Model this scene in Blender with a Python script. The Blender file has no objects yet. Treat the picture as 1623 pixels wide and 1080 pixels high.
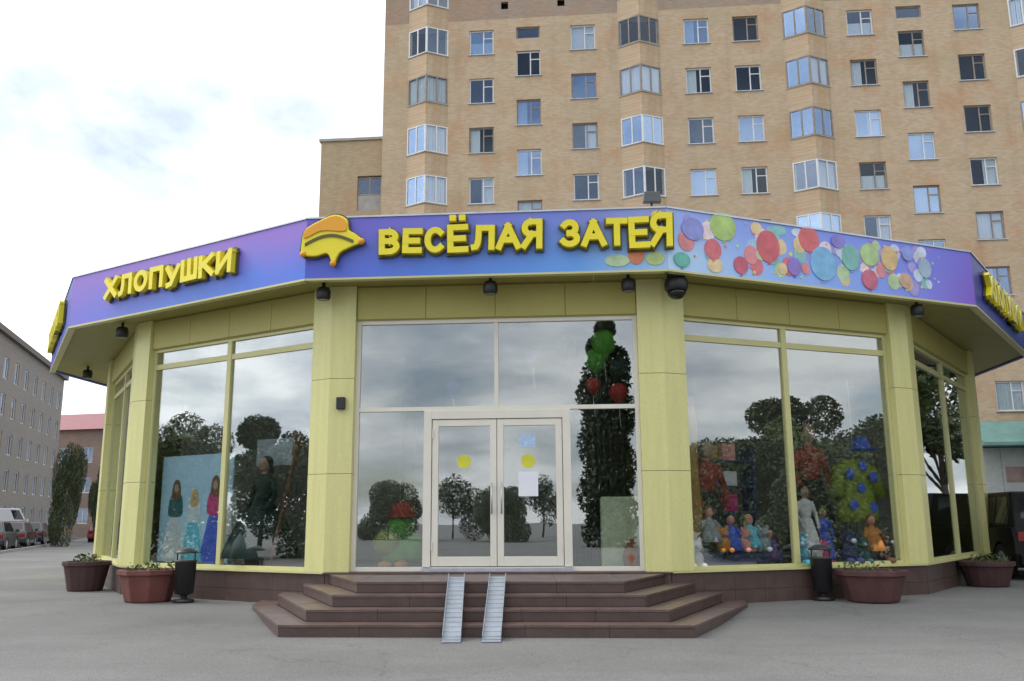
import bpy, math, random
from mathutils import Matrix, Vector
random.seed(7)
SC = bpy.context.scene
COL = SC.collection
rad = math.radians

# ------------------------------------------------------------------ camera
CAM_H = 1.5
cam_d = bpy.data.cameras.new('camera')
cam = bpy.data.objects.new('camera', cam_d)
COL.objects.link(cam)
cam_d.sensor_width = 36.0
cam_d.lens = 36.0 * 1426.8 / 1623.0
cam_d.clip_start = 0.1
cam_d.clip_end = 2000.0
_t, _r = rad(11.367), rad(-0.3634)
_right, _fwd, _up = Vector((1, 0, 0)), Vector((0, math.cos(_t), math.sin(_t))), Vector((0, -math.sin(_t), math.cos(_t)))
_r2 = _right * math.cos(_r) + _up * math.sin(_r)
_u2 = -_right * math.sin(_r) + _up * math.cos(_r)
_m = Matrix((_r2, _u2, -_fwd)).transposed().to_4x4()
_m.translation = Vector((0, 0, CAM_H))
cam.matrix_world = _m
SC.camera = cam

# ------------------------------------------------------------------ world
SUN_ELEV, SUN_AZ = rad(43), rad(-77)          # azimuth measured from +y towards +x (hazy light from the left, behind the shop)
world = bpy.data.worlds.new('World')
SC.world = world
world.use_nodes = True
nt = world.node_tree
nt.nodes.clear()
def wn(t, **k):
    n = nt.nodes.new(t)
    for a, b in k.items():
        setattr(n, a, b)
    return n
CLOUD_X = 8.2
w_out = wn('ShaderNodeOutputWorld')
w_sky = wn('ShaderNodeTexSky')
w_sky.sky_type = 'NISHITA'
w_sky.sun_disc = False
w_sky.sun_elevation = SUN_ELEV
w_sky.sun_rotation = SUN_AZ
w_b1 = wn('ShaderNodeBackground')
w_b1.inputs[1].default_value = 0.13
w_b2 = wn('ShaderNodeBackground')
w_b2.inputs[1].default_value = 1.0
w_mix = wn('ShaderNodeMixShader')
w_co = wn('ShaderNodeTexCoord')
w_sep = wn('ShaderNodeSeparateXYZ')
w_abs = wn('ShaderNodeMath', operation='ABSOLUTE')
w_add = wn('ShaderNodeMath', operation='ADD')
w_add.inputs[1].default_value = 0.22
w_dx = wn('ShaderNodeMath', operation='DIVIDE')
w_dy = wn('ShaderNodeMath', operation='DIVIDE')
w_cmb = wn('ShaderNodeCombineXYZ')
w_n1 = wn('ShaderNodeTexNoise')
w_n1.inputs['Scale'].default_value = 1.15
w_n1.inputs['Detail'].default_value = 7
w_n1.inputs['Roughness'].default_value = 0.56
w_n1.inputs['Distortion'].default_value = 0.25
w_r1 = wn('ShaderNodeValToRGB')                # cloud cover
w_r1.color_ramp.elements[0].position = 0.36
w_r1.color_ramp.elements[0].color = (0.25, 0.25, 0.25, 1)
w_r1.color_ramp.elements[1].position = 0.52
w_n2 = wn('ShaderNodeTexNoise')
w_n2.inputs['Scale'].default_value = 1.9
w_n2.inputs['Detail'].default_value = 6
w_off = wn('ShaderNodeVectorMath', operation='ADD'); w_off.inputs[1].default_value = (CLOUD_X, 2.0, 0.0)
w_r2 = wn('ShaderNodeValToRGB')                # cloud brightness
w_r2.color_ramp.elements[0].position = 0.36
w_r2.color_ramp.elements[0].color = (0.76, 0.82, 0.91, 1)
w_r2.color_ramp.elements[1].position = 0.57
w_r2.color_ramp.elements[1].color = (1.40, 1.42, 1.43, 1)
L = nt.links.new
L(w_co.outputs['Generated'], w_sep.inputs[0])
L(w_sep.outputs[2], w_abs.inputs[0])
L(w_abs.outputs[0], w_add.inputs[0])
L(w_sep.outputs[0], w_dx.inputs[0]); L(w_add.outputs[0], w_dx.inputs[1])
L(w_sep.outputs[1], w_dy.inputs[0]); L(w_add.outputs[0], w_dy.inputs[1])
L(w_dx.outputs[0], w_cmb.inputs[0]); L(w_dy.outputs[0], w_cmb.inputs[1])
L(w_cmb.outputs[0], w_n1.inputs['Vector'])
L(w_cmb.outputs[0], w_off.inputs[0]); L(w_off.outputs[0], w_n2.inputs['Vector'])
L(w_n1.outputs[0], w_r1.inputs[0])
L(w_n2.outputs[0], w_r2.inputs[0])
# clouds are brighter overhead and round the veiled sun
_sd = Vector((math.sin(SUN_AZ) * math.cos(SUN_ELEV), math.cos(SUN_AZ) * math.cos(SUN_ELEV), math.sin(SUN_ELEV)))
w_nrm = wn('ShaderNodeVectorMath', operation='NORMALIZE')
w_dot = wn('ShaderNodeVectorMath', operation='DOT_PRODUCT'); w_dot.inputs[1].default_value = _sd
w_glow = wn('ShaderNodeMapRange'); w_glow.inputs[1].default_value = 0.15; w_glow.inputs[2].default_value = 1.0
w_glow.inputs[3].default_value = 0.0; w_glow.inputs[4].default_value = 0.95
w_up = wn('ShaderNodeMath', operation='MULTIPLY_ADD'); w_up.inputs[1].default_value = 0.30; w_up.inputs[2].default_value = 0.92
w_tot = wn('ShaderNodeMath', operation='ADD')
L(w_co.outputs['Generated'], w_nrm.inputs[0]); L(w_nrm.outputs[0], w_dot.inputs[0])
L(w_dot.outputs['Value'], w_glow.inputs[0])
L(w_abs.outputs[0], w_up.inputs[0]); L(w_up.outputs[0], w_tot.inputs[0]); L(w_glow.outputs[0], w_tot.inputs[1])
L(w_tot.outputs[0], w_b2.inputs[1])
L(w_r2.outputs[0], w_b2.inputs[0])
L(w_sky.outputs[0], w_b1.inputs[0])
L(w_r1.outputs[0], w_mix.inputs[0])
L(w_b1.outputs[0], w_mix.inputs[1])
L(w_b2.outputs[0], w_mix.inputs[2])
L(w_mix.outputs[0], w_out.inputs[0])

sun_d = bpy.data.lights.new('sun', 'SUN')
sun_d.energy = 1.5
sun_d.angle = rad(24)
sun_d.color = (1.0, 0.96, 0.90)
sun = bpy.data.objects.new('sun', sun_d)
COL.objects.link(sun)
_sd = Vector((math.sin(SUN_AZ) * math.cos(SUN_ELEV), math.cos(SUN_AZ) * math.cos(SUN_ELEV), math.sin(SUN_ELEV)))
sun.rotation_euler = _sd.to_track_quat('Z', 'Y').to_euler()
sun.location = _sd * 60

SC.view_settings.view_transform = 'Standard'
SC.view_settings.look = 'None'
SC.view_settings.gamma = 1.0
SC.view_settings.exposure = 0.0
SC.view_settings.use_curve_mapping = False
SC.render.engine = 'CYCLES'
SC.cycles.max_bounces = 8
SC.cycles.transparent_max_bounces = 16
SC.cycles.use_denoising = True

# ------------------------------------------------------------------ materials
def sl(c):
    c /= 255.0
    return c / 12.92 if c <= 0.04045 else ((c + 0.055) / 1.055) ** 2.4
def S(r, g, b, k=1.0):
    return (min(1, sl(r) * k), min(1, sl(g) * k), min(1, sl(b) * k))

def mat(name, col, rough=0.6, metal=0.0, var=0.12, vscale=3.0, bump=0.0, bscale=40.0, spec=0.5, fine=0.0, fscale=60.0, stretch=None, coat=0.0):
    m = bpy.data.materials.new(name)
    m.use_nodes = True
    n = m.node_tree.nodes
    b = n['Principled BSDF']
    lk = m.node_tree.links.new
    b.inputs['Roughness'].default_value = rough
    b.inputs['Metallic'].default_value = metal
    b.inputs['Specular IOR Level'].default_value = spec
    b.inputs['Coat Weight'].default_value = coat
    tc = n.new('ShaderNodeTexCoord')
    vec = tc.outputs['Object']
    if stretch:
        mp = n.new('ShaderNodeMapping')
        mp.inputs['Scale'].default_value = stretch
        lk(vec, mp.inputs[0])
        vec = mp.outputs[0]
    nz = n.new('ShaderNodeTexNoise')
    nz.inputs['Scale'].default_value = vscale
    nz.inputs['Detail'].default_value = 6
    nz.inputs['Roughness'].default_value = 0.62
    lk(vec, nz.inputs['Vector'])
    mr = n.new('ShaderNodeMapRange')
    mr.inputs[1].default_value, mr.inputs[2].default_value = 0.3, 0.7
    mr.inputs[3].default_value, mr.inputs[4].default_value = 1 - var, 1 + var
    lk(nz.outputs[0], mr.inputs[0])
    val = mr.outputs[0]
    if fine:
        nf = n.new('ShaderNodeTexNoise')
        nf.inputs['Scale'].default_value = fscale
        nf.inputs['Detail'].default_value = 3
        lk(tc.outputs['Object'], nf.inputs['Vector'])
        mf = n.new('ShaderNodeMapRange')
        mf.inputs[1].default_value, mf.inputs[2].default_value = 0.3, 0.7
        mf.inputs[3].default_value, mf.inputs[4].default_value = 1 - fine, 1 + fine
        lk(nf.outputs[0], mf.inputs[0])
        mu = n.new('ShaderNodeMath'); mu.operation = 'MULTIPLY'
        lk(val, mu.inputs[0]); lk(mf.outputs[0], mu.inputs[1])
        val = mu.outputs[0]
    mx = n.new('ShaderNodeVectorMath'); mx.operation = 'SCALE'
    mx.inputs[0].default_value = col[:3]
    lk(val, mx.inputs['Scale'])
    lk(mx.outputs[0], b.inputs['Base Color'])
    if bump:
        nb = n.new('ShaderNodeTexNoise')
        nb.inputs['Scale'].default_value = bscale
        nb.inputs['Detail'].default_value = 4
        lk(tc.outputs['Object'], nb.inputs['Vector'])
        bp = n.new('ShaderNodeBump')
        bp.inputs['Strength'].default_value = bump
        bp.inputs['Distance'].default_value = 0.02
        lk(nb.outputs[0], bp.inputs['Height'])
        lk(bp.outputs[0], b.inputs['Normal'])
    return m

def glass_mat(name, tint=(0.72, 0.76, 0.76), refl=(0.92, 0.95, 0.96), fac=0.30, wave=0.0, seed=0.0):
    m = bpy.data.materials.new(name)
    m.use_nodes = True
    n = m.node_tree.nodes
    n.clear()
    lk = m.node_tree.links.new
    o = n.new('ShaderNodeOutputMaterial')
    tr = n.new('ShaderNodeBsdfTransparent'); tr.inputs[0].default_value = (*tint, 1)
    gl = n.new('ShaderNodeBsdfGlossy'); gl.inputs['Color'].default_value = (*refl, 1); gl.inputs['Roughness'].default_value = 0.0
    mx = n.new('ShaderNodeMixShader')
    ge = n.new('ShaderNodeNewGeometry')
    dt = n.new('ShaderNodeVectorMath'); dt.operation = 'DOT_PRODUCT'
    lk(ge.outputs['Normal'], dt.inputs[0]); lk(ge.outputs['Incoming'], dt.inputs[1])
    ab = n.new('ShaderNodeMath'); ab.operation = 'ABSOLUTE'; lk(dt.outputs['Value'], ab.inputs[0])
    om = n.new('ShaderNodeMath'); om.operation = 'SUBTRACT'; om.inputs[0].default_value = 1.0; lk(ab.outputs[0], om.inputs[1])
    pw = n.new('ShaderNodeMath'); pw.operation = 'POWER'; lk(om.outputs[0], pw.inputs[0]); pw.inputs[1].default_value = 4.0
    ad = n.new('ShaderNodeMath'); ad.operation = 'MULTIPLY_ADD'; ad.use_clamp = True
    lk(pw.outputs[0], ad.inputs[0]); ad.inputs[1].default_value = 0.9 - fac; ad.inputs[2].default_value = fac
    lk(ad.outputs[0], mx.inputs[0])
    lk(tr.outputs[0], mx.inputs[1]); lk(gl.outputs[0], mx.inputs[2])
    if wave:
        tc = n.new('ShaderNodeTexCoord')
        nb = n.new('ShaderNodeTexNoise'); nb.inputs['Scale'].default_value = 0.9; nb.inputs['Detail'].default_value = 1
        bp = n.new('ShaderNodeBump'); bp.inputs['Strength'].default_value = wave; bp.inputs['Distance'].default_value = 0.05
        lk(tc.outputs['Object'], nb.inputs['Vector']); lk(nb.outputs[0], bp.inputs['Height'])
        lk(bp.outputs[0], gl.inputs['Normal'])
    lk(mx.outputs[0], o.inputs[0])
    return m

def brick_mat(name, c1, c2, mortar, scale=1.0, patch=0.32):
    m = bpy.data.materials.new(name)
    m.use_nodes = True
    n = m.node_tree.nodes
    b = n['Principled BSDF']
    b.inputs['Roughness'].default_value = 0.85
    b.inputs['Specular IOR Level'].default_value = 0.2
    lk = m.node_tree.links.new
    tc = n.new('ShaderNodeTexCoord')
    sp = n.new('ShaderNodeSeparateXYZ'); lk(tc.outputs['Object'], sp.inputs[0])
    sm = n.new('ShaderNodeMath'); sm.operation = 'ADD'
    lk(sp.outputs[0], sm.inputs[0]); lk(sp.outputs[1], sm.inputs[1])
    cb = n.new('ShaderNodeCombineXYZ'); lk(sm.outputs[0], cb.inputs[0]); lk(sp.outputs[2], cb.inputs[1])
    br = n.new('ShaderNodeTexBrick')
    br.inputs['Scale'].default_value = scale
    br.inputs['Brick Width'].default_value = 0.27
    br.inputs['Row Height'].default_value = 0.09
    br.inputs['Mortar Size'].default_value = 0.008
    br.inputs['Bias'].default_value = -0.1
    br.inputs['Color1'].default_value = (*c1, 1)
    br.inputs['Color2'].default_value = (*c2, 1)
    br.inputs['Mortar'].default_value = (*mortar, 1)
    lk(cb.outputs[0], br.inputs[0])
    def patchnoise(sc, lo, hi, colr, fac):
        mp = n.new('ShaderNodeMapping'); mp.inputs['Scale'].default_value = sc
        lk(cb.outputs[0], mp.inputs[0])
        nz = n.new('ShaderNodeTexNoise'); nz.inputs['Scale'].default_value = 1; nz.inputs['Detail'].default_value = 5; nz.inputs['Roughness'].default_value = 0.6
        lk(mp.outputs[0], nz.inputs['Vector'])
        mr = n.new('ShaderNodeMapRange'); mr.inputs[1].default_value = lo; mr.inputs[2].default_value = hi
        mr.inputs[3].default_value = 0; mr.inputs[4].default_value = fac
        lk(nz.outputs[0], mr.inputs[0])
        return mr.outputs[0], colr
    cur = br.outputs[0]
    for sc, lo, hi, colr, fac in (((0.5, 0.45, 1), 0.48, 0.68, (0.50, 0.25, 0.12), patch * 1.5), ((0.22, 0.5, 1), 0.5, 0.68, (0.42, 0.35, 0.22), patch * 1.4), ((1.5, 0.12, 1), 0.52, 0.75, (0.25, 0.20, 0.15), patch * 0.8)):
        f, cc = patchnoise(sc, lo, hi, colr, fac)
        mx = n.new('ShaderNodeMix'); mx.data_type = 'RGBA'
        lk(f, mx.inputs['Factor']); lk(cur, mx.inputs['A']); mx.inputs['B'].default_value = (*cc, 1)
        cur = mx.outputs['Result']
    lk(cur, b.inputs['Base Color'])
    bp = n.new('ShaderNodeBump'); bp.inputs['Strength'].default_value = 0.4; bp.inputs['Distance'].default_value = 0.01
    lk(br.outputs['Fac'], bp.inputs['Height']); bp.invert = True
    lk(bp.outputs[0], b.inputs['Normal'])
    return m

def print_mat(name, stops, top, length, tilt=0.35):
    """printed banner: colour runs along the facet, purple towards the top edge (the print itself)."""
    m = bpy.data.materials.new(name)
    m.use_nodes = True
    n = m.node_tree.nodes
    b = n['Principled BSDF']; b.inputs['Roughness'].default_value = 0.42
    lk = m.node_tree.links.new
    tc = n.new('ShaderNodeTexCoord')
    sp = n.new('ShaderNodeSeparateXYZ'); lk(tc.outputs['Object'], sp.inputs[0])
    nz = n.new('ShaderNodeTexNoise'); nz.inputs['Scale'].default_value = 0.9; nz.inputs['Detail'].default_value = 3
    lk(tc.outputs['Object'], nz.inputs['Vector'])
    mr = n.new('ShaderNodeMapRange'); mr.inputs[1].default_value = 0; mr.inputs[2].default_value = length
    lk(sp.outputs[0], mr.inputs[0])
    rp = n.new('ShaderNodeValToRGB')
    els = rp.color_ramp.elements
    els[0].position, els[0].color = stops[0][0], (*stops[0][1], 1)
    els[1].position, els[1].color = stops[-1][0], (*stops[-1][1], 1)
    for p, c in stops[1:-1]:
        e = els.new(p); e.color = (*c, 1)
    lk(mr.outputs[0], rp.inputs[0])
    mz = n.new('ShaderNodeMapRange'); mz.inputs[1].default_value = 5.55; mz.inputs[2].default_value = 6.42
    lk(sp.outputs[2], mz.inputs[0])
    ad = n.new('ShaderNodeMath'); ad.operation = 'MULTIPLY_ADD'
    lk(nz.outputs[0], ad.inputs[0]); ad.inputs[1].default_value = 0.8; lk(mz.outputs[0], ad.inputs[2])
    m2 = n.new('ShaderNodeMapRange'); m2.inputs[1].default_value = 0.45; m2.inputs[2].default_value = 1.35
    m2.inputs[4].default_value = tilt
    lk(ad.outputs[0], m2.inputs[0])
    mx = n.new('ShaderNodeMix'); mx.data_type = 'RGBA'
    lk(m2.outputs[0], mx.inputs['Factor']); lk(rp.outputs[0], mx.inputs['A']); mx.inputs['B'].default_value = (*top, 1)
    lk(mx.outputs['Result'], b.inputs['Base Color'])
    return m

M = {}
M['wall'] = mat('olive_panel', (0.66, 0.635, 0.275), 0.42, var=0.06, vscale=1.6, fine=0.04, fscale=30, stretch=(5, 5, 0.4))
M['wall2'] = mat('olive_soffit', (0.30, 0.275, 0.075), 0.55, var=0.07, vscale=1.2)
M['lintel'] = mat('olive_lintel_shaded', (0.44, 0.40, 0.12), 0.5, var=0.05, vscale=1.3)  # darker than the columns, part of the canopy's shade is in this colour
M['oframe'] = mat('olive_frame', (0.58, 0.56, 0.26), 0.4, var=0.05)
M['wframe'] = mat('door_frame_white', (0.74, 0.71, 0.62), 0.4, var=0.05, vscale=2)
M['granite'] = mat('granite', (0.085, 0.054, 0.047), 0.42, var=0.2, vscale=4, fine=0.30, fscale=120)
M['granite2'] = mat('granite_tread', (0.122, 0.080, 0.070), 0.38, var=0.25, vscale=2.5, fine=0.30, fscale=120)
M['joint'] = mat('joint', (0.06, 0.05, 0.05), 0.9)
M['glass'] = glass_mat('shop_glass', (0.96, 0.98, 0.97), fac=0.25, wave=0.03)
M['tglass'] = glass_mat('flat_glass', (0.88, 0.91, 0.93), (0.62, 0.76, 1.0), fac=0.12, wave=0.05)  # reflection colour carries the blue of the mirrored sky
M['brick'] = brick_mat('tan_brick', (0.51, 0.375, 0.245), (0.60, 0.465, 0.32), (0.46, 0.40, 0.32))
M['brick2'] = brick_mat('annex_brick', (0.43, 0.32, 0.19), (0.50, 0.39, 0.25), (0.38, 0.32, 0.24), patch=0.2)
M['attic'] = brick_mat('attic_brick', (0.34, 0.25, 0.19), (0.40, 0.31, 0.24), (0.34, 0.3, 0.26), patch=0.2)
M['dark'] = mat('dark_room', (0.035, 0.035, 0.04), 0.9)  # near-black sheet colour standing for the dark of unlit rooms
M['curtain'] = mat('curtain', (0.82, 0.82, 0.82), 0.9, var=0.12, vscale=2, stretch=(8, 1, 0.6))
M['wpvc'] = mat('white_pvc', (0.70, 0.70, 0.70), 0.45, var=0.08)
M['wwood'] = mat('aged_wood_frame', (0.30, 0.25, 0.21), 0.7, var=0.2)
M['concrete'] = mat('concrete', (0.36, 0.34, 0.31), 0.85, var=0.15, fine=0.1)
M['metal'] = mat('steel', (0.50, 0.54, 0.60), 0.35, metal=0.6, var=0.12, vscale=5)
M['black'] = mat('black_metal', (0.018, 0.018, 0.02), 0.45, var=0.2)
M['rubber'] = mat('rubber', (0.02, 0.02, 0.02), 0.85)
M['yellow'] = mat('sign_yellow', (0.82, 0.70, 0.025), 0.35, var=0.04)
M['orange'] = mat('sign_orange', (0.78, 0.36, 0.02), 0.35, var=0.05)
M['outline'] = mat('sign_outline', (0.10, 0.09, 0.02), 0.5)
M['redpot'] = mat('red_pot', (0.15, 0.05, 0.042), 0.75, var=0.25, fine=0.15)
M['brownpot'] = mat('brown_pot', (0.065, 0.03, 0.03), 0.75, var=0.25, fine=0.15)
M['soil'] = mat('soil', (0.035, 0.025, 0.018), 0.95, var=0.3, vscale=10)
M['interior'] = mat('interior_wall', (0.20, 0.19, 0.17), 0.8, var=0.1)
M['ifloor'] = mat('interior_floor', (0.16, 0.15, 0.14), 0.4, var=0.1)
def leaf(name, c):
    m = mat(name, c, 0.6, var=0.45, vscale=0.7, spec=0.3)
    return m
M['leaf'] = leaf('leaf_green', (0.085, 0.115, 0.045))
M['leafd'] = leaf('leaf_dark', (0.062, 0.082, 0.040))
M['leafx'] = leaf('poplar_leaf', (0.03, 0.045, 0.018))
M['leafp'] = leaf('plant_leaf', (0.085, 0.11, 0.03))
M['bark'] = mat('bark', (0.07, 0.055, 0.045), 0.95, var=0.3, vscale=8)

# ------------------------------------------------------------------ mesh helpers
class MB:
    def __init__(s):
        s.v, s.f = [], []
    def add(s, vs, fs):
        o = len(s.v)
        s.v += [tuple(p) for p in vs]
        s.f += [tuple(i + o for i in f) for f in fs]
        return s
    def box(s, x0, x1, y0, y1, z0, z1):
        return s.add([(x0, y0, z0), (x1, y0, z0), (x1, y1, z0), (x0, y1, z0), (x0, y0, z1), (x1, y0, z1), (x1, y1, z1), (x0, y1, z1)],
                     [(3, 2, 1, 0), (4, 5, 6, 7), (0, 1, 5, 4), (1, 2, 6, 5), (2, 3, 7, 6), (3, 0, 4, 7)])
    def prism(s, poly, z0, z1):                 # poly counter-clockwise in xy
        n = len(poly)
        return s.add([(x, y, z0) for x, y in poly] + [(x, y, z1) for x, y in poly],
                     [tuple(range(n - 1, -1, -1)), tuple(range(n, 2 * n))] + [(i, (i + 1) % n, n + (i + 1) % n, n + i) for i in range(n)])
    def prism_xz(s, poly, y0, y1):              # poly counter-clockwise seen from -y
        n = len(poly)
        return s.add([(x, y0, z) for x, z in poly] + [(x, y1, z) for x, z in poly],
                     [tuple(range(n)), tuple(range(2 * n - 1, n - 1, -1))] + [(n + i, n + (i + 1) % n, (i + 1) % n, i) for i in range(n)])
    def tube(s, p0, p1, r0, r1=None, n=10):
        r1 = r0 if r1 is None else r1
        p0, p1 = Vector(p0), Vector(p1)
        d = (p1 - p0).normalized()
        a = d.orthogonal().normalized(); b = d.cross(a)
        vs = []
        for p, r in ((p0, r0), (p1, r1)):
            for i in range(n):
                t = 2 * math.pi * i / n
                vs.append(p + (a * math.cos(t) + b * math.sin(t)) * r)
        return s.add(vs, [(i, (i + 1) % n, n + (i + 1) % n, n + i) for i in range(n)] + [tuple(range(n - 1, -1, -1)), tuple(range(n, 2 * n))])
    def lathe(s, prof, n=16, c=(0, 0), sx=1.0, sy=1.0, rot=0.0):
        vs, fs = [], []
        for r, z in prof:
            for i in range(n):
                t = 2 * math.pi * i / n + rot
                vs.append((c[0] + r * math.cos(t) * sx, c[1] + r * math.sin(t) * sy, z))
        for k in range(len(prof) - 1):
            for i in range(n):
                fs.append((k * n + i, k * n + (i + 1) % n, (k + 1) * n + (i + 1) % n, (k + 1) * n + i))
        fs.append(tuple(range(n - 1, -1, -1)))
        fs.append(tuple(range((len(prof) - 1) * n, len(prof) * n)))
        return s.add(vs, fs)
    def pleat(s, prof, n=36, folds=9, amp=0.10, ph=0.0):
        vs, fs = [], []
        for q, (r_, z) in enumerate(prof):
            k = amp * (1 - q / (len(prof) - 1))
            for i in range(n):
                t = 2 * math.pi * i / n
                rr = r_ * (1 + k * math.sin(folds * t + ph) + 0.4 * k * math.sin(5 * t + ph * 2))
                vs.append((rr * math.cos(t), rr * math.sin(t), z))
        for k in range(len(prof) - 1):
            for i in range(n):
                fs.append((k * n + i, k * n + (i + 1) % n, (k + 1) * n + (i + 1) % n, (k + 1) * n + i))
        fs.append(tuple(range(n - 1, -1, -1))); fs.append(tuple(range((len(prof) - 1) * n, len(prof) * n)))
        return s.add(vs, fs)
    def ball(s, c, rx, ry=None, rz=None, n=14, m=9):
        ry = rx if ry is None else ry
        rz = rx if rz is None else rz
        prof = [(max(0.02, math.sin(math.pi * k / m)), -math.cos(math.pi * k / m)) for k in range(m + 1)]
        vs, fs = [], []
        for r, z in prof:
            for i in range(n):
                t = 2 * math.pi * i / n
                vs.append((c[0] + r * math.cos(t) * rx, c[1] + r * math.sin(t) * ry, c[2] + z * rz))
        for k in range(m):
            for i in range(n):
                fs.append((k * n + i, k * n + (i + 1) % n, (k + 1) * n + (i + 1) % n, (k + 1) * n + i))
        fs.append(tuple(range(n - 1, -1, -1))); fs.append(tuple(range(m * n, (m + 1) * n)))
        return s.add(vs, fs)
    def ellipse_xz(s, cx, cz, rx, rz, y0, y1, n=20):
        return s.prism_xz([(cx + rx * math.cos(2 * math.pi * i / n), cz + rz * math.sin(2 * math.pi * i / n)) for i in range(n)], y0, y1)
    def mesh(s, name, m, smooth=False):
        me = bpy.data.meshes.new(name)
        me.from_pydata(s.v, [], s.f)
        me.update()
        if smooth:
            for p in me.polygons:
                p.use_smooth = len(p.vertices) < 5
        if m is not None:
            me.materials.append(m)
        return me
    def build(s, name, m, parent=None, loc=(0, 0, 0), rz=0.0, smooth=False, bevel=0.0):
        o = bpy.data.objects.new(name, s.mesh(name, m, smooth))
        COL.objects.link(o)
        o.location = loc
        o.rotation_euler = (0, 0, rz)
        o.parent = parent
        if bevel:
            md = o.modifiers.new('bevel', 'BEVEL'); md.width = bevel; md.segments = 2; md.limit_method = 'ANGLE'
        return o

def inst(name, me, parent=None, loc=(0, 0, 0), rz=0.0):
    o = bpy.data.objects.new(name, me)
    COL.objects.link(o)
    o.location = loc
    o.rotation_euler = (0, 0, rz)
    o.parent = parent
    return o

def tag(o, label, cat, group=None):
    o['label'] = label
    o['category'] = cat
    if group:
        o['group'] = group
    return o
def empty(name, loc, label, cat, group=None, rz=0.0):
    o = bpy.data.objects.new(name, None)
    COL.objects.link(o)
    o.location = loc
    o.rotation_euler = (0, 0, rz)
    return tag(o, label, cat, group)
def structure(o):
    o['kind'] = 'structure'
    return o
def stuff(o):
    o['kind'] = 'stuff'
    return o
def copy_tree(o, parent=None, loc=None, rz=None, label=None):
    c = o.copy()
    COL.objects.link(c)
    c.parent = parent
    if loc is not None: c.location = loc
    if rz is not None: c.rotation_euler = (0, 0, rz)
    if label: c['label'] = label
    for ch in o.children:
        copy_tree(ch, c)
    return c

# ------------------------------------------------------------------ ground
G0, G1 = 0.08, 0.19
def gz(y):
    t = min(1, max(0, (y - 12.2) / 3.2))
    return G0 + (G1 - G0) * t * t * (3 - 2 * t)
def ground_material():
    m = mat('asphalt', (0.175, 0.173, 0.166), 0.85, var=0.14, vscale=0.35, bump=0.5, bscale=90, fine=0.30, fscale=70, spec=0.3)
    n = m.node_tree.nodes; lk = m.node_tree.links.new
    b = n['Principled BSDF']
    src = b.inputs['Base Color'].links[0].from_socket
    tc = n.new('ShaderNodeTexCoord')
    mp = n.new('ShaderNodeMapping'); mp.inputs['Scale'].default_value = (0.16, 0.5, 1)
    lk(tc.outputs['Object'], mp.inputs[0])
    nz = n.new('ShaderNodeTexNoise'); nz.inputs['Scale'].default_value = 1; nz.inputs['Detail'].default_value = 7; nz.inputs['Roughness'].default_value = 0.7
    lk(mp.outputs[0], nz.inputs['Vector'])
    mr = n.new('ShaderNodeMapRange'); mr.inputs[1].default_value = 0.42; mr.inputs[2].default_value = 0.7; mr.inputs[3].default_value = 1.04; mr.inputs[4].default_value = 0.84
    lk(nz.outputs[0], mr.inputs[0])
    vo = n.new('ShaderNodeTexVoronoi'); vo.feature = 'DISTANCE_TO_EDGE'; vo.inputs['Scale'].default_value = 0.33
    nd = n.new('ShaderNodeTexNoise'); nd.inputs['Scale'].default_value = 1.4; nd.inputs['Detail'].default_value = 6
    lk(tc.outputs['Object'], nd.inputs['Vector'])
    vm = n.new('ShaderNodeVectorMath'); vm.operation = 'MULTIPLY_ADD'
    lk(nd.outputs['Color'], vm.inputs[0]); vm.inputs[1].default_value = (1.3, 1.3, 0); lk(tc.outputs['Object'], vm.inputs[2])
    lk(vm.outputs[0], vo.inputs['Vector'])
    cr = n.new('ShaderNodeMapRange'); cr.inputs[1].default_value = 0.0; cr.inputs[2].default_value = 0.006; cr.inputs[3].default_value = 0.78; cr.inputs[4].default_value = 1.0
    lk(vo.outputs['Distance'], cr.inputs[0])
    m1 = n.new('ShaderNodeMath'); m1.operation = 'MULTIPLY'
    lk(mr.outputs[0], m1.inputs[0]); lk(cr.outputs[0], m1.inputs[1])
    vd = n.new('ShaderNodeTexVoronoi'); vd.inputs['Scale'].default_value = 2.3; vd.inputs['Randomness'].default_value = 1.0
    lk(tc.outputs['Object'], vd.inputs['Vector'])
    gm_ = n.new('ShaderNodeMapRange'); gm_.inputs[1].default_value = 0.02; gm_.inputs[2].default_value = 0.09; gm_.inputs[3].default_value = 0.72; gm_.inputs[4].default_value = 1.0
    lk(vd.outputs['Distance'], gm_.inputs[0])
    m0 = n.new('ShaderNodeMath'); m0.operation = 'MULTIPLY'
    lk(m1.outputs[0], m0.inputs[0]); lk(gm_.outputs[0], m0.inputs[1])
    m1 = m0
    sc = n.new('ShaderNodeVectorMath'); sc.operation = 'SCALE'
    lk(src, sc.inputs[0]); lk(m1.outputs[0], sc.inputs['Scale'])
    lk(sc.outputs[0], b.inputs['Base Color'])
    return m
g = MB()
ys = [-600, -100, -20, 0, 6, 9, 11, 12.2] + [12.2 + 0.32 * i for i in range(1, 11)] + [18, 30, 60, 150, 700]
xs = [-700, -60, -12, 12, 60, 700]
for y in ys:
    for x in xs:
        g.v.append((x, y, gz(y)))
nx = len(xs)
for j in range(len(ys) - 1):
    for i in range(nx - 1):
        g.f.append((j * nx + i, j * nx + i + 1, (j + 1) * nx + i + 1, (j + 1) * nx + i))
structure(g.build('ground', ground_material()))

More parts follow.
